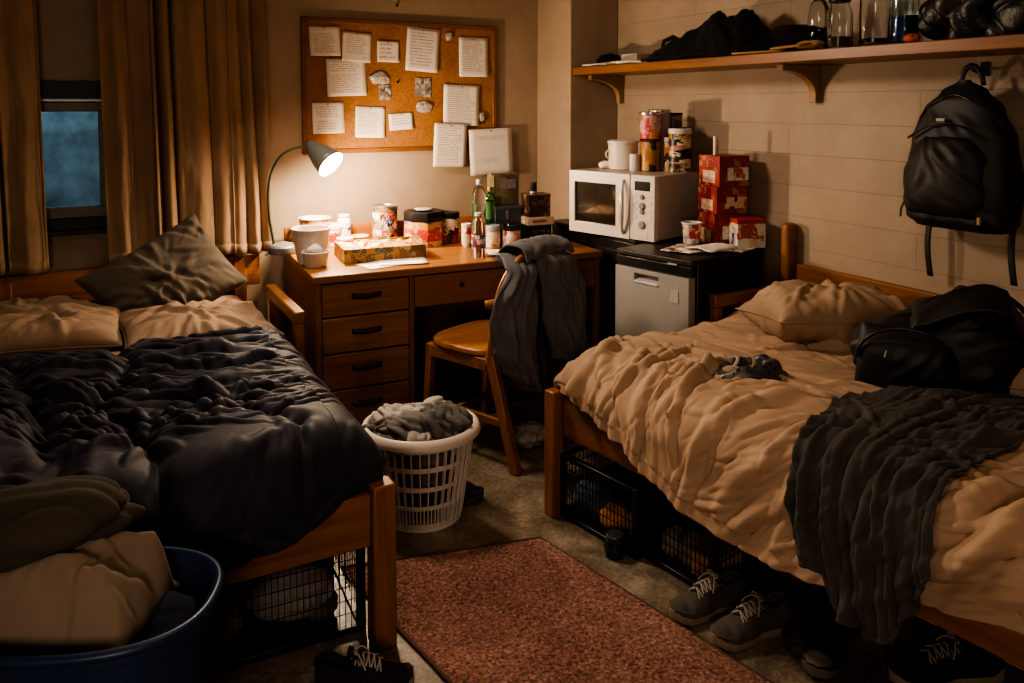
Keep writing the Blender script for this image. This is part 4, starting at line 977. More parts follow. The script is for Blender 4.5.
# throw
tl0 = [(-.35, 1.12), (-.2, 1.07), (-.05, 1.03), (.12, .99), (.2, .985), (.3, .965), (.5, 1.0), (.8, 1.06), (1.1, 1.2)]
tl1 = [(-.35, 1.36), (-.25, 1.42), (-.1, 1.41), (.12, 1.37), (.5, 1.40), (.8, 1.55), (1.1, 1.75)]
zend = [(0, .385), (.15, .36), (.35, .285), (.55, .255), (.72, .28), (.85, .36), (1, .47)]
THM = HM(0, 1, 0, 1.6, 300)
THM.swell(.010, 1.2, 8, ax=2.2).strokes(26, 51, (1.62, .12), (.5, 1.3), (.024, .05), (.014, .03), .07)
THM.strokes(60, 52, (1.45, .16), (.3, .9), (.011, .022), (.006, .015), .08).strokes(14, 53, (1.2, .5), (.1, .3), (.01, .018), (.003, .006), .2).blur(1)
def throwf(u, v):
    # u across (0 far border .. 1 near border), v from wall side to hanging end
    ze = interp(zend, u)
    qend = EDGE(1.2)-rad(84)*.15-max(0, (TOP-.134-ze)/.99)
    q = 1.08+(qend-1.08)*v
    qc = max(-.35, q)
    a, b_ = interp(tl0, qc), interp(tl1, qc)
    if q < -.1:                # hanging end gathers in
        k = sstep(-.1, -.45, q); mid_ = (a+b_)/2+.01; a += (mid_-a)*.18*k; b_ += (mid_-b_)*.12*k
    l = a+(b_-a)*u
    p, n = rb_base(q, l)
    side = sstep(.2, -.1, q)
    h = rb_h(q, l)*(1-.4*side)
    f = THM.at(u, 1.08-q)
    edge = min(1, min(u, 1-u)/.04)
    p = p+n*(h+.028+f*(.35+.65*side)*(.4+.6*edge)+.022*side)
    return tuple(p)
th_ = thing('throw_blanket', 'charcoal grey throw hanging over the side of the tan bed', 'blanket', RBO, RBA)
MB().grid(130, 200, throwf).build('blanket_cloth', charcoal, th_, smooth=85, solid=.007)
hp = [Vector(throwf(i/90, 1.0)) for i in range(91)]
MB().tube([tuple(p) for p in hp], .006, 6).build('hem_roll', charcoal, th_, smooth=85)
# pillows
make_pillow('tan pillow at the far wall end of the right bed', .58, .44, .24, 3.9, tan2, (2.52, 2.06, .685), (rad(-8), rad(2), rad(-24)), 1.2)
make_pillow('tan pillow at the right picture edge behind the slumped backpack', .6, .45, .17, 6.6, tan2, (2.60, 1.28, .68), (rad(0), rad(-6), rad(-75)))
# wall guard: rail, post, arm
gr = thing('guard_rail', 'wooden guard rail with post and arm along the block wall', 'rail', (2.85, 2.55, 0))
MB().box((.012, -1.15, .70), (.026, 2.25, .155)).build('wall_rail', wood_y, gr, bevel=.005)
MB().box((-.012, .0, .48), (.07, .05, .96)).build('guard_post', wood_z, gr, bevel=.018, seg=4)
MB().box((-.26, .0, .652), (.43, .045, .055)).build('arm_rail', wood_x, gr, bevel=.007)
MB().box((-.45, .0, .312), (.045, .04, .624)).build('arm_post', wood_z, gr, bevel=.005)

# ------------------------------------------------------------------ shelf
sh = thing('wall_shelf', 'long wooden shelf on brackets along the block wall', 'shelf', (XR, 3.93, 1.675))
MB().box((-.165, -1.75, .0225), (.33, 3.5, .045)).build('shelf_board', shelf_w, sh, bevel=.004)
for y in (2.44, 3.885, 1.05):
    b_ = MB(); pts = [(0, 0), (-.24, 0), (-.24, -.025)] + [(-.24+.205*math.sin(a), -.025-.0-.105*(1-math.cos(a))) for a in [rad(q) for q in range(10, 91, 10)]] + [(-.035, -.165), (0, -.165)]
    b_.prism(pts, -.018, .018, Matrix.Translation((0, y-3.93, 0)) @ Matrix.Rotation(PI/2, 4, 'X'))
    b_.build('bracket', M('bracket_wood', (.3, .19, .1), .55, var=.1), sh, bevel=.002)
SZ = 1.721
# papers at the left end
for i, (y, x, w, d, h, rz, mt, lab) in enumerate([(3.76, 2.66, .22, .15, .012, 10, paperw, 'white papers lying at the left end of the shelf'), (3.62, 2.68, .24, .17, .02, -12, mgm[0], 'dark magazine on the shelf beside the white papers'), (3.45, 2.67, .2, .16, .014, 18, paperw, 'white magazine half under the black jacket on the shelf')]):
    tag(MB().grid(10, 8, lambda u, v: ((u-.5)*d, (v-.5)*w, h*.5+.002+.012*math.sin(PI*u)*.6+.004*fbm(u*3, v*3, i))).build('magazine', mt, smooth=80, solid=h*.7, loc=(x, y, SZ), rz=rad(rz)), lab, 'magazine')
tag(MB().box((0, 0, .035), (.14, .12, .055)).build('notepad_box', M('pale_box', (.4, .36, .3), .7), bevel=.003, loc=(2.74, 3.56, SZ), rz=rad(10)), 'pale low box behind the magazines on the shelf', 'box')
tag(crumple((.06, .09, .045), 12, 4, flat=-.03, amp=.3).build('pouch', blackc, smooth=80, loc=(2.72, 3.80, SZ+.032)), 'small black pouch at the far left end of the shelf', 'pouch')
# black jacket heap
jt = thing('folded_jacket', 'black jacket heaped along the middle of the shelf', 'jacket', (2.69, 2.90, SZ))
def heap(u, v):
    s = u*2-1; a = PI*v
    prof = interp([(0, .015), (.12, .05), (.3, .075), (.5, .11), (.62, .145), (.75, .12), (.9, .06), (1, .012)], 1-u)
    rad_ = .13*(1-abs(s)**4)**.5+.004
    hgt = prof*(1+9*BHM.at(u, v)+.35*noise.noise(Vector((u*9, v*4, 5))))
    return (-math.cos(a)*rad_*(1+.15*fbm(u*5, v*4, 9)), s*.47, max(.001, math.sin(a)**.8*hgt*1.45))
MB().grid(110, 40, heap).build('jacket_cloth', blackc, jt, smooth=85)
MB().tube([(-.10, .42, .012), (-.13, .30, .02), (-.14, .15, .012), (-.145, 0, .02), (-.14, -.2, .014)], .014, 8, flat=.6).build('cuff_fold', blackc, jt, smooth=85)
tag(crumple((.075, .15, .075), 22, 5, flat=-.05, amp=.25).build('cap', blackc, smooth=80, loc=(2.72, 2.42, SZ+.052)), 'black cap lying right of the black jacket on the shelf', 'cap')
tag(MB().tube([(2.66, 3.26, SZ+.03), (2.665, 3.24, SZ+.11), (2.665, 3.17, SZ+.125), (2.67, 3.12, SZ+.10), (2.68, 3.10, SZ+.06)], .013, 8, flat=.5).build('headband', blackc, smooth=80), 'black strap loop sticking up from the jacket on the shelf', 'strap')
for i, (y, w, rz) in enumerate([(2.50, .26, 8), (2.32, .2, -12)]):
    tag(MB().grid(8, 8, lambda u, v: ((u-.5)*.16, (v-.5)*w, .006+.01*i+.012*math.sin(PI*u)*i)).build('cardboard_flap', WOOD('kraft', (.22, .12, .055), (.34, .2, .1), 'y', .8, 9), smooth=80, solid=.008, loc=(2.63, y, SZ), rz=rad(rz)), ['flat brown cardboard under the black cap on the shelf', 'folded brown cardboard beside the glass bottles on the shelf'][i], 'cardboard')
tag(crumple((.05, .06, .022), 33, 4, flat=-.016).build('paper_bag', card, smooth=70, loc=(2.625, 2.265, SZ+.022)), 'crumpled brown paper in front of the first glass bottle on the shelf', 'paper bag')
bottle('glass_bottle', 'clear glass bottle with narrow neck, leftmost of the shelf bottles', (2.70, 2.29, SZ), .045, .24, glassm, black_mt, None, shoulder=.5)
t = thing('glass_jar', 'large glass jar beside the leftmost shelf bottle', 'jar', (2.66, 2.155, SZ))
MB().lathe([(.046, 0), (.05, .005), (.05, .13), (.047, .15), (.036, .175), (.036, .19), (.033, .19), (.033, .175), (.044, .148), (.046, .13), (.046, .008), (0, .008)], 32, cap1=False).build('jar_glass', glassm, t, smooth=50)
MB().lathe([(.04, .186), (.041, .19), (.041, .208), (.036, .212)], 28).build('lid', black_mt, t); MB().lathe([(.043, .01), (.043, .05)], 24).build('contents', M('reddish_brown_spice', (.1, .03, .018), .7, var=.4, scale=60), t)
t = thing('glass_vase', 'straight clear glass cylinder in the middle of the shelf bottles', 'vase', (2.645, 1.985, SZ))
MB().lathe([(.05, 0), (.053, .004), (.053, .235), (.049, .235), (.049, .014), (0, .014)], 36, cap1=False).build('vase_glass', glassm, t, smooth=50)
MB().lathe([(.047, .015), (.047, .03)], 24).build('liquid', M('dark_blue_liquid', (.012, .02, .04), .15), t)
bottle('detergent_bottle', 'blue tinted clear bottle, rightmost of the shelf bottles', (2.65, 1.865, SZ), .047, .27, GLASS('blue_glass', (.55, .75, .9), .06), dark_grey, None, shoulder=.72, liquid=M('blue_liquid', (.015, .05, .14), .2), lq=.38)
tag(crumple((.13, .26, .14), 51, 6, flat=-.085, amp=.30, f=3.6, sharp=1.3).build('plastic_bag', black_shiny, smooth=70, loc=(2.70, 1.545, SZ+.088)), 'shiny black plastic bag at the right end of the shelf', 'bag')
tag(crumple((.022, .03, .018), 61, 3, flat=-.012).build('candy_wrapper', M('orange_red', (.4, .08, .03), .5), smooth=70, loc=(2.585, 1.79, SZ+.014)), 'small orange red wrapper at the foot of the black plastic bag', 'wrapper')

# ------------------------------------------------------------------ hanging backpack
hk = thing('wall_hook', 'small dark hook under the shelf holding the hanging backpack', 'hook', (XR, 1.70, 1.63))
MB().box((-.004, 0, 0), (.008, .03, .05)).build('hook_plate', black_mt, hk, bevel=.002)
MB().tube([(-.006, 0, .0), (-.05, 0, -.012), (-.075, 0, -.006), (-.085, 0, .016)], .005, 8).build('hook_arm', black_mt, hk, smooth=80)
bp = thing('backpack', 'black backpack hanging from a hook on the block wall', 'backpack', (2.872, 1.70, 1.06))
bp.scale = (1, .93, .97)
HB_ = .545
BHM2 = HM(0, .6, 0, .6, 200).swell(.006, 3, 17).strokes(26, 85, (1.2, .5), (.1, .35), (.014, .026), (.006, .016), .25).blur(1)
def bpbody(u, v):
    a = 2*PI*u; c, s_ = math.cos(a), math.sin(a); e = 2.8
    k = (abs(c)**e+abs(s_)**e)**(-1/e)
    hw = interp([(0, .17), (.06, .205), (.3, .215), (.6, .19), (.8, .145), (.93, .085), (1, .02)], v)
    dp = interp([(0, .06), (.06, .095), (.3, .105), (.6, .088), (.85, .06), (1, .012)], v)
    y = k*c*hw; x = -.105+k*s_*dp-.01
    if s_ > 0: x = min(x, -.01)
    z = v*HB_
    skew = -.03*(v-.5)*0
    w = .5*BHM2.at(y+.3, z)
    return (x-(w if s_ < 0 else 0), y+skew, z)
MB().grid(72, 60, bpbody, wrapu=True).add([(-.115, 0, 0)], []).build('bag_body', packc, bp, smooth=80)
def bppocket(u, v):
    a, b_ = u*2-1, v
    k = max(0, (1-abs(a)**3.5))**.5*max(0, 1-abs(2*b_-1)**4)**.5
    hw = interp([(0, .165), (.2, .175), (.7, .16), (1, .11)], v)
    z = .045+v*.30
    dp = interp([(0, .095), (.3, .105), (.6, .088)], z/HB_)
    return (-.118-dp*(1-.28*abs(a)**3)+.02-.055*k-.5*BHM2.at(.3+a*.15, z+.1), a*hw+.012, z)
MB().grid(46, 40, bppocket).build('front_pocket', packc, bp, smooth=80)
zl = [(-.205-.05*0-.012*math.sin(PI*i/24), (-.165+.33*i/24)*.92+.01, .33+.06*math.sin(PI*i/24)) for i in range(25)]
MB().tube(zl, .004, 6).build('zipper', black_pl, bp, smooth=80)
zl = [bpbody(.5+.5*(i/30)*1.0, .62+.28*math.sin(PI*i/30)) for i in range(31)]
MB().tube([(x-.004, y, z) for x, y, z in zl], .004, 6).build('zipper', black_pl, bp, smooth=80)
MB().tube(bez([(-.07, -.045, HB_-.02), (-.075, -.035, HB_+.055), (-.075, .0, HB_+.075), (-.075, .035, HB_+.055), (-.07, .045, HB_-.02)], 14), .010, 8, flat=.55).build('top_handle', packc, bp, smooth=80)
for y, z0, z1, x in ((.165, .03, -.215, -.05), (-.165, .06, -.19, -.05)):
    MB().grid(4, 14, lambda u, v: (x-.012*math.sin(v*3), y+(u-.5)*.024+.005*math.sin(v*4), z0+(z1-z0)*v)).build('webbing_strap', packc, bp, smooth=80, solid=.003)
MB().box((-.215, -.135, .048), (.012, .014, .028)).build('buckle', M('tan_buckle', (.35, .2, .1), .5), bp, bevel=.003)
MB().tube([(-.15, .215, .075), (-.155, .222, .05), (-.155, .224, .02)], .004, 6).build('zipper_pull', black_mt, bp)
MB().box((-.205, .03, .40), (.004, .035, .012)).build('logo_patch', grey_pl, bp, bevel=.001)

# ------------------------------------------------------------------ slumped backpack on the bed
b2 = thing('backpack', 'black backpack slumped on the tan bed beside the wall', 'backpack', (2.38, 1.53, .59), rad(-56))
b2.scale = (.88, .84, .86)
def slump(u, v):
    a = 2*PI*u; ph = PI*(v-.5)
    c, s_ = math.cos(a), math.sin(a); cp, sp = math.cos(ph), math.sin(ph)
    e = 2.6; k = (abs(c)**e+abs(s_)**e)**(-1/e)
    cp2 = abs(cp)**.75
    x = k*c*cp2*.285; y = k*s_*cp2*.20
    z = .145+(.155 if sp > 0 else .15)*math.copysign(abs(sp)**.8, sp)
    z += .075*sstep(-.1, .2, x)*max(0, sp) + .02*max(0, sp)*math.sin(x*9)
    x += .02*max(0, sp)
    p = Vector((x, y, z))
    w = BHM.at(.5+x-y*.6, .5+z*1.4+y*.3)
    n = Vector((c*cp, s_*cp, sp)); p += n*w
    p.z = max(-.005, p.z)
    return tuple(p)
MB().grid(110, 70, slump, wrapu=True).build('bag_body', packc, b2, smooth=85)
def pk(u, v):
    a, b_ = u*2-1, v*2-1
    k = max(0, 1-abs(a)**3)**.5*max(0, 1-abs(b_)**3)**.5
    x = -.10+a*.165*(1-.12*v); z = .14+b_*.118
    yb = -.165-.02*(1-abs(b_)**2)+.03*sstep(.6, 1, v)
    return (x, yb-.055*k-.5*BHM2.at(.35+x, z+.2), z)
MB().grid(46, 40, pk).build('front_pocket', packc, b2, smooth=85)
arc = [(-.10+.16*math.cos(q)*.97, -.208-.012*math.sin(q), .145+.125*math.sin(q)) for q in [rad(d) for d in range(-5, 186, 8)]]
MB().tube(arc, .006, 8).build('pocket_piping', black_pl, b2, smooth=80)
fl = MB().grid(50, 40, lambda u, v: (lambda x, y: (x, y, .285+.075*sstep(-.1, .2, x)+.03*(1-(u*2-1)**2)+BHM.at(.4+x, .5+y)-.11*max(0, v-.7)*(1)-.35*max(0, abs(u*2-1)-.75)))( -.12+u*.38, .12-v*.29))
fl.build('top_flap', packc, b2, smooth=85, solid=.012)
MB().tube(bez([(.05, -.12, .34), (.16, -.19, .30), (.29, -.13, .20), (.27, -.10, .08)], 12), .016, 8, flat=.4).build('shoulder_strap', packc, b2, smooth=80)
MB().tube(bez([(.22, .05, .36), (.34, -.02, .28), (.36, -.06, .13), (.31, -.09, .05)], 12), .016, 8, flat=.4).build('shoulder_strap', packc, b2, smooth=80)
MB().tube([(.02, -.24, .045), (.06, -.27, .025), (.12, -.285, .02), (.17, -.27, .02)], .008, 8, flat=.4).build('webbing_strap', packc, b2, smooth=80)
MB().box((.1, -.28, .025), (.03, .02, .01)).build('buckle', black_pl, b2, bevel=.003)
MB().tube([(-.16, -.235, .19), (-.165, -.24, .165)], .003, 6).build('zipper_pull', grey_pl, b2)
# camouflage cap on the duvet
cm = thing('cloth_cap', 'crumpled black and grey camouflage cap lying on the tan duvet', 'cap', (1.845, 1.82, .615), rad(-26))
camo = PRINT('camo_print', [(.012, .013, .014), (.07, .075, .075), (.015, .015, .014), (.16, .15, .13), (.04, .045, .05), (.1, .07, .05)], 22)
def capf(u, v):
    a = 2*PI*u; c, s_ = math.cos(a), math.sin(a)
    r_ = [1.0, 1.04, 1.0, .9, .72, .55, .50, .45, .3, .05][round(v*9)]; z = [0, .015, .04, .062, .068, .062, .048, .042, .04, .04][round(v*9)]
    k = 1+.2*noise.noise(Vector((c*1.2, s_*1.2, 3)))
    return (c*.115*r_*k, s_*.072*r_*k, z*(1+.4*noise.noise(Vector((c*1.5, s_*1.5, 8)))+.25*c))
MB().grid(60, 10, capf, wrapu=True).build('cap_crown', camo, cm, smooth=85, sub=1)
MB().grid(20, 10, lambda u, v: (.07+.055*v*math.cos((u-.5)*2.0), math.sin((u-.5)*2.2)*.075, .03-.012*v+.014*math.cos((u-.5)*3)+.006*fbm(u*4, v*3))).build('cap_brim', CLOTH('speckled_grey', (.1, .105, .1), .9, var=.5, big=60), cm, smooth=80, solid=.008)
MB().tube(bez([(-.06, -.05, .065), (-.03, -.03, .09), (-.02, .02, .085), (-.03, .05, .06)], 8), .006, 6, flat=.5).build('cap_strap', lightc, cm, smooth=80)
MB().tube(bez([(.0, -.05, .065), (.03, -.02, .085), (.02, .03, .08), (.03, .06, .06)], 8), .005, 6, flat=.5).build('cap_strap', tanfg, cm, smooth=80)

# ------------------------------------------------------------------ crates
def crate(label, loc, rz, L, Dp, Hh, side_wires=True):
    """open front crate; local front is the -x face, length along y"""
    t = thing('wire_crate', label, 'crate', loc, rz)
    f = MB(); e = .024
    for sy in (-1, 1):
        f.box((e/2, sy*(L/2-e/2), Hh/2), (e, e, Hh)); f.box((Dp-e/2, sy*(L/2-e/2), Hh/2), (e, e, Hh))
        f.box((Dp/2, sy*(L/2-e/2), e*.4), (Dp-2*e, e, e*.8)); f.box((Dp/2, sy*(L/2-e/2), Hh-e*.4), (Dp-2*e, e, e*.8))
    for x in (e/2, Dp-e/2):
        f.box((x, 0, e*.4), (e, L-2*e, e*.8)); f.box((x, 0, Hh-e*.4), (e, L-2*e, e*.8))
    f.build('crate_frame', black_pl, t, bevel=.003)
    MB().box((Dp/2, 0, .008), (Dp-2*e, L-2*e, .012)).build('crate_floor', black_pl, t, smooth=0)
    MB().box((Dp-.008, 0, Hh/2), (.008, L-2*e, Hh-.04)).build('back_panel', black_pl, t, smooth=0)
    w = MB(); n = int((L-2*e)/.0165)
    for k in range(1, n): y = -L/2+e+(L-2*e)*k/n; w.box((.006, y, Hh/2), (.0022, .0022, Hh-2*e*.8))
    for k in range(1, 6): w.box((.008, 0, e*.8+(Hh-1.6*e)*k/6), (.002, L-2*e, .002))
    w.build('wire_front', black_mt, t, smooth=0)
    for sy in (-1, 1):
        w = MB(); n = int((Dp-2*e)/.02)
        for k in range(1, n): x = e+(Dp-2*e)*k/n; w.box((x, sy*(L/2-.006), Hh/2), (.0022, .0022, Hh-2*e*.8))
        for k in range(1, 5): w.box((Dp/2, sy*(L/2-.008), e*.8+(Hh-1.6*e)*k/5), (Dp-2*e, .002, .002))
        w.build('wire_side', black_mt, t, smooth=0)
    return t
def inside(loc, rz, p): 
    q = Matrix.Rotation(rz, 3, 'Z') @ Vector(p); return (loc[0]+q.x, loc[1]+q.y, loc[2]+q.z)
cz = .235; c1 = ((1.503+1.593)/2+.025, 2.21, .001); c1 = (c1[0]-.04, c1[1]+.0, .001); r1 = rad(11); c2 = (1.622, 1.885, .001); r2 = rad(9)
crate('black wire crate under the far end of the right bed', c1, r1, .385, .40, cz)
crate('black wire crate under the middle of the right bed, nearer the shoes', c2, r2, .29, .40, cz)
for i, (cc, rr, p, s_, mt, lab) in enumerate([
  (c1, r1, (.085, .09, .075), (.055, .08, .055), bluec, 'blue grey cloth in the far crate under the right bed'), (c1, r1, (.075, -.03, .06), (.05, .06, .045), orangec, 'orange cloth bundle in the far crate under the right bed'), (c1, r1, (.10, -.115, .06), (.05, .045, .045), tanfg, 'tan cloth at the near end of the far crate'), (c1, r1, (.24, .02, .09), (.10, .14, .07), blackc, 'black clothes at the back of the far crate'),
  (c2, r2, (.08, .075, .06), (.05, .045, .05), CLOTH('dim_grey_cloth', (.3, .27, .24), .9), 'grey cloth at the far end of the middle crate'), (c2, r2, (.08, .0, .07), (.05, .045, .055), tanfg, 'tan cloth in the middle of the crate near the shoes'), (c2, r2, (.24, .0, .085), (.10, .11, .065), brownc, 'brown clothes at the back of the middle crate')]):
    tag(crumple(s_, 70+i*3, 4, flat=-s_[2]*.9, amp=.2).build('garment', mt, smooth=80, loc=inside(cc, rr, p), rz=rr), lab, 'clothes')
pbox('shoe_box', 'orange cardboard box in the crate near the shoes', 'box', inside(c2, r2, (.10, -.075, .018)), (.13, .10, .075), M('orange_box', (.55, .26, .08), .6, var=.2), r2, [('lid', (0, 0, .08), (.135, .105, .012), M('tan_box_lid', (.3, .17, .09), .7))])
t = thing('jar', 'small black lidded jar on the floor in front of the far crate', 'jar', (1.528, 2.085, 0))
MB().lathe([(.03, 0), (.036, .006), (.037, .03), (.026, .045), (.026, .05)], 24).build('jar_body', black_pl, t); MB().lathe([(.031, .05), (.032, .052), (.032, .07), (.028, .074)], 24).build('lid', M('grey_black_lid', (.03, .03, .032), .3), t)
# crate under left bed (front faces the camera, local -x -> world -y)
c3 = (.43, 2.13, .001); r3 = rad(90-3)
crate('black wire crate of laundry under the left bed', c3, r3, .50, .42, .272)
for i, (p, s_, mt, lab) in enumerate([((.12, -.06, .10), (.08, .12, .07), lightc, 'white cloth in the crate under the left bed'), ((.10, -.14, .05), (.06, .05, .035), greyc, 'grey cloth at the right corner of the crate under the left bed'), ((.11, .14, .07), (.06, .07, .05), orangec, 'orange cloth at the left of the crate under the left bed'), ((.28, .03, .13), (.08, .16, .10), blackc, 'black clothes at the back of the crate under the left bed')]):
    tag(crumple(s_, 90+i*3, 4, flat=-s_[2]*.9, amp=.22).build('garment', mt, smooth=80, loc=inside(c3, r3, p), rz=r3), lab, 'clothes')
# ------------------------------------------------------------------ shoes
def sneaker(label, loc, rz, um, sm, lm, L=.285, laces=True, scale=1.0, name='sneaker'):
    """toe towards +x"""
    t = thing(name, label, 'shoe', loc, rz)
    halfw = [(0, .028), (.06, .034), (.2, .036), (.42, .034), (.62, .046), (.8, .047), (.92, .036), (.985, .016), (1, .003)]
    def outline(s): return interp(halfw, s)
    n = 40; poly = []
    for i in range(n+1): s = i/n; poly.append((s*L, outline(s)-.004*math.sin(s*PI)))
    for i in range(n, -1, -1): s = i/n; poly.append((s*L, -outline(s)-.006*math.sin(s*PI)))
    so = MB()
    def solef(u, v):
        k = int(round(u*(len(poly)-1))); x, y = poly[k]
        z = [0, .004, .018, .026, .026][round(v*4)]; gr_ = [.94, 1.0, 1.03, 1.0, .9][round(v*4)]
        lift = .014*sstep(.72, 1, x/L)**2+.004*sstep(.12, 0, x/L)
        return ((x-L/2)*(1+.01*(gr_-1)*5)+L/2, y*gr_, z+lift+(.008*sstep(.3, 0, x/L) if v > .4 else 0))
    so.grid(len(poly), 5, solef); so.f.append(tuple(reversed(range(len(poly))))); so.f.append(tuple(range(4*len(poly), 5*len(poly))))
    so.build('sole', sm, t, smooth=60)
    hh = [(0, .085), (.1, .088), (.25, .072), (.42, .088), (.55, .083), (.7, .062), (.85, .046), (.95, .034), (1, .022)]
    def up(u, v):
        s = .004+u*.992; w = outline(s)*1.02; h = interp(hh, s); a = PI*v
        x = s*L; y = w*math.cos(a)*(1-.20*math.sin(a)*sstep(.7, .2, s)); 
        z = .024+.014*sstep(.72, 1, s)**2+(h-.024)*math.sin(a)**.75
        if s < .40:                       # ankle opening: fold inside
            op = sstep(.40, .34, s)*sstep(.0, .05, s)
            inn = max(0, math.sin(a)-.80)/.20
            z -= op*inn**.6*h*.62
        y += -.003*math.sin(s*PI)
        return (x, y, z+.0015*noise.noise(Vector((s*30, v*12, 0))))
    MB().grid(60, 40, up).build('upper', um, t, smooth=75)
    cl = []
    for i in range(25):
        q = i/24; a = 2*PI*q; s = .17+.165*math.cos(a); y = .026*math.sin(a)*1.0
        cl.append((s*L, y, interp(hh, s)*.93+.004))
    MB().tube(cl[:-1], .0075, 8, closed=True).build('collar', um, t, smooth=80)
    MB().grid(10, 12, lambda u, v: ((.33+.25*v)*L, (u-.5)*.036*(1-.2*v), interp(hh, .33+.25*v)+.016-.013*v-.008*(u-.5)**2*4+.018*(1-v)**3)).build('tongue', um, t, smooth=80, solid=.006)
    if laces:
        lc = MB()
        for k in range(5):
            s = .42+.055*k; h = interp(hh, s)+.010
            for sg in (1, -1):
                lc.tube([((s-.012)*L, -sg*.025, h-.012), ((s+.008)*L, 0, h+.004), ((s+.03)*L, sg*.025, h-.014)], .0026, 6)
        s = .40; h = interp(hh, s)+.02
        for sg in (1, -1):
            lc.tube(bez([(s*L, 0, h), (s*L-.004, sg*.02, h+.012), (s*L+.012, sg*.036, h+.002), (s*L+.004, 0, h-.002)], 10), .0024, 6)
            lc.tube(bez([(s*L, 0, h), (s*L+.012, sg*.02, h+.004), (s*L+.02, sg*.03, h-.010), (s*L+.03, sg*.036, h-.028)], 8), .0024, 6)
        lc.build('laces', lm, t, smooth=80)
    MB().grid(16, 10, lambda u, v: ((.83+.175*v)*L*.985, (u-.5)*2*outline(min(.985, .83+.15*v))*.98, .03+.014*sstep(.72, 1, .83+.17*v)**2+(interp(hh, .83+.15*v)-.025)*math.sin(PI*min(.95, max(.05, u)))**.75)).build('toe_cap', sm if not laces else um, t, smooth=80)
    return t
grey_up = CLOTH('shoe_grey_mesh', (.085, .075, .065), .85, bstr=.4, weave=600); grey_sole = M('shoe_tan_sole', (.26, .2, .14), .7); lace_m = M('shoe_lace', (.3, .26, .22), .9)
dk_up = CLOTH('shoe_dark', (.022, .018, .016), .8); dk_sole = M('shoe_dark_sole', (.05, .045, .04), .7)
def shoe_at(label, toe, heel, um, sm, lm, **k):
    d = Vector(toe)-Vector(heel); a = math.atan2(d.y, d.x); 
    return sneaker(label, (heel[0], heel[1], 0), a, um, sm, lm, L=k.pop('L', .30), **k)
shoe_at('grey lace-up sneaker, left one of the pair beside the rug', (1.475, 1.725), (1.715, 1.70), grey_up, grey_sole, lace_m, L=.25)
shoe_at('grey lace-up sneaker, right one of the pair nearer the camera', (1.505, 1.585), (1.755, 1.56), grey_up, grey_sole, lace_m, L=.26)
shoe_at('dark brown shoe under the right bed beside the grey sneakers', (1.68, 1.455), (1.93, 1.58), CLOTH('shoe_brown', (.045, .028, .02), .7), dk_sole, lace_m, laces=False)
shoe_at('dark shoe with pale toe under the hanging throw', (1.66, 1.375), (1.92, 1.46), dk_up, M('pale_toe', (.13, .115, .1), .7), lace_m, laces=False)
shoe_at('dark sneaker with a tan sole at the lower right under the bed', (1.80, 1.265), (2.08, 1.15), dk_up, grey_sole, lace_m)
shoe_at('black and white sneaker beside the foot of the left bed', (.69, 1.855), (.49, 1.945), dk_up, M('shoe_white_sole', (.32, .29, .26), .7), M('white_lace', (.4, .37, .34), .9), L=.25)
shoe_at('black shoe half hidden behind the laundry basket', (1.285, 2.62), (1.14, 2.80), dk_up, dk_sole, lace_m, laces=False, L=.25)
tag(crumple((.08, .07, .05), 77, 5, flat=-.045, amp=.4, sharp=.9).build('plastic_bag', M('pale_plastic_bag', (.3, .27, .24), .5, bstr=.5, bscale=40), smooth=75, loc=(1.70, 2.96, .047)), 'crumpled pale plastic bag on the floor under the chair', 'bag')
tag(crumple((.06, .05, .12), 78, 5, flat=-.115, amp=.3, sharp=.7).build('garment', brownc, smooth=80, loc=(1.80, 3.02, .118)), 'brown garment heaped on the floor behind the chair leg', 'clothes')

# ------------------------------------------------------------------ blue tub
tb = thing('storage_tub', 'dark blue plastic tub of clothes in the left foreground', 'tub', (-.005, 1.775, 0), rad(-24))
def sup(a, e=2.5):
    c, s_ = math.cos(a), math.sin(a); k = (abs(c)**e+abs(s_)**e)**(-1/e); return k*c, k*s_
tub_m = M('blue_tub_plastic', (.012, .032, .085), .4, var=.12)
TL, TW, TH = .235, .172, .50
prof = [(.80, 0), (.82, .006), (.9, .28), (.965, TH-.04), (1.03, TH-.036), (1.05, TH-.02), (1.04, TH-.003), (1.0, TH), (.965, TH-.008), (.94, TH-.05), (.86, .25), (.78, .012), (.02, .012)]
MB().grid(80, len(prof), lambda u, v: (lambda p, r_: (p[0]*TL*r_[0], p[1]*TW*r_[0]*(1 if r_[0] < .95 else 1.0), r_[1]))(sup(2*PI*u), prof[round(v*(len(prof)-1))]), wrapu=True).build('tub_shell', tub_m, tb, smooth=50)
rp = [sup(2*PI*k/64) for k in range(64)]
MB().tube([(x*TL*1.03, y*TW*1.03, TH-.006) for x, y in rp], .010, 8, closed=True).build('rolled_rim', tub_m, tb, smooth=80)
def tubp(x, y, z): 
    q = Matrix.Rotation(rad(-20), 3, 'Z') @ Vector((x, y, 0)); return (.013+q.x, 1.78+q.y, z)
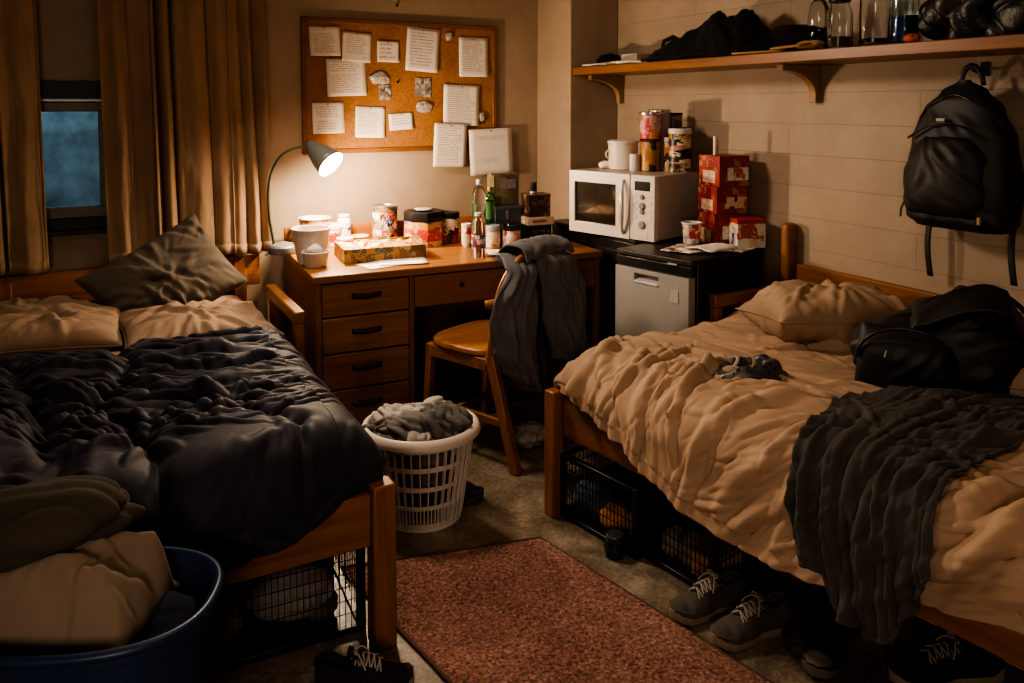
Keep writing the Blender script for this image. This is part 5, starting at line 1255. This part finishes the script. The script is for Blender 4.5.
# tan cloth heaped out of the tub
SHM = HM(-.27, .27, -.19, .19, 200).swell(.008, 3, 3).strokes(26, 71, (.3, .5), (.15, .45), (.014, .026), (.012, .032), .2).strokes(60, 72, (.5, .6), (.08, .2), (.007, .013), (.004, .010), .2).blur(1)
def tcl(u, v):
    a, b_ = u*2-1, v*2-1
    x = a*.18; y = b_*.12
    k = max(0, (1-abs(a)**2.4)*(1-abs(b_)**2.4))**.5
    h = .105*k*(1+.25*a*-1)
    h += SHM.at(x, y)*min(1, k*2)
    return (x, y, h-.05*(1-k))
o = MB().grid(80, 64, tcl).build('garment', tanfg, smooth=85, solid=.006, loc=tubp(-.075, .02, .495), rz=rad(-32)); tag(o, 'faded tan shirt heaped in the blue tub', 'clothes')
tag(crumple((.20, .10, .075), 81, 5, amp=.24, f=2.3, sharp=.9).build('garment', oliv, smooth=85, loc=(-.115, 1.885, .625), rz=rad(-10)), 'dark olive garment bundle at the back of the blue tub, against the comforter', 'clothes')
tag(crumple((.10, .10, .08), 85, 5, amp=.2).build('garment', CLOTH('dark_blue_cloth', (.02, .025, .045), .9), smooth=85, loc=tubp(.10, .02, .38), rz=rad(20)), 'dark blue garment low at the right inside the blue tub', 'clothes')
tag(crumple((.15, .11, .13), 86, 5, amp=.2).build('garment', brownc, smooth=85, loc=tubp(-.04, .0, .34)), 'brown clothes beneath the tan shirt in the blue tub', 'clothes')

# ------------------------------------------------------------------ lights, world, camera
def light(name, kind, loc, energy, col, **k):
    l = D.lights.new(name, kind); l.energy = energy; l.color = col
    for a, v in k.items(): setattr(l, a, v)
    o = D.objects.new(name, l); COL.objects.link(o); o.location = loc; return o
mouth = Vector((HX, HY, HZ))+ax*.19
light('lamp_light', 'POINT', mouth, 42, (1, .74, .50), shadow_soft_size=.05)
def area(name, loc, aim, e, col, size):
    o = light(name, 'AREA', loc, e, col, shape='DISK', size=size)
    o.rotation_euler = (Vector(aim)-Vector(loc)).to_track_quat('-Z', 'Y').to_euler(); return o
area('desk_key_fill', (.80, 3.35, 2.12), (1.75, 2.0, .35), 24, (1, .79, .60), .35)  # added soft key, spreads the desk lamp's light over the bed; no fixture
area('overhead_fill', (.8, 1.2, 2.55), (.9, 1.6, 0), 6, (1, .78, .58), .9)  # added weak fill from overhead, no lamp hangs here
area('camera_side_fill', (-.7, -.7, 1.3), (1.2, 2.1, .15), 17, (1, .78, .60), .7)  # added low fill from the camera side, brightens basket and crate fronts
w = D.worlds.new('dusk'); bpy.context.scene.world = w; w.use_nodes = True
bg = w.node_tree.nodes['Background']; bg.inputs[0].default_value = (.27, .47, .62, 1); bg.inputs[1].default_value = 5.5
cam = D.cameras.new('camera'); co = D.objects.new('camera', cam); COL.objects.link(co)
cam.sensor_width = 36; cam.lens = 27.773; cam.shift_y = -.1905; cam.clip_start = .02
co.location = (0, 0, 1.5); co.rotation_euler = (rad(90-3), 0, rad(-28.6))
bpy.context.scene.camera = co
vs = bpy.context.scene.view_settings
vs.view_transform = 'AgX'; vs.look = 'AgX - High Contrast'; vs.exposure = .36
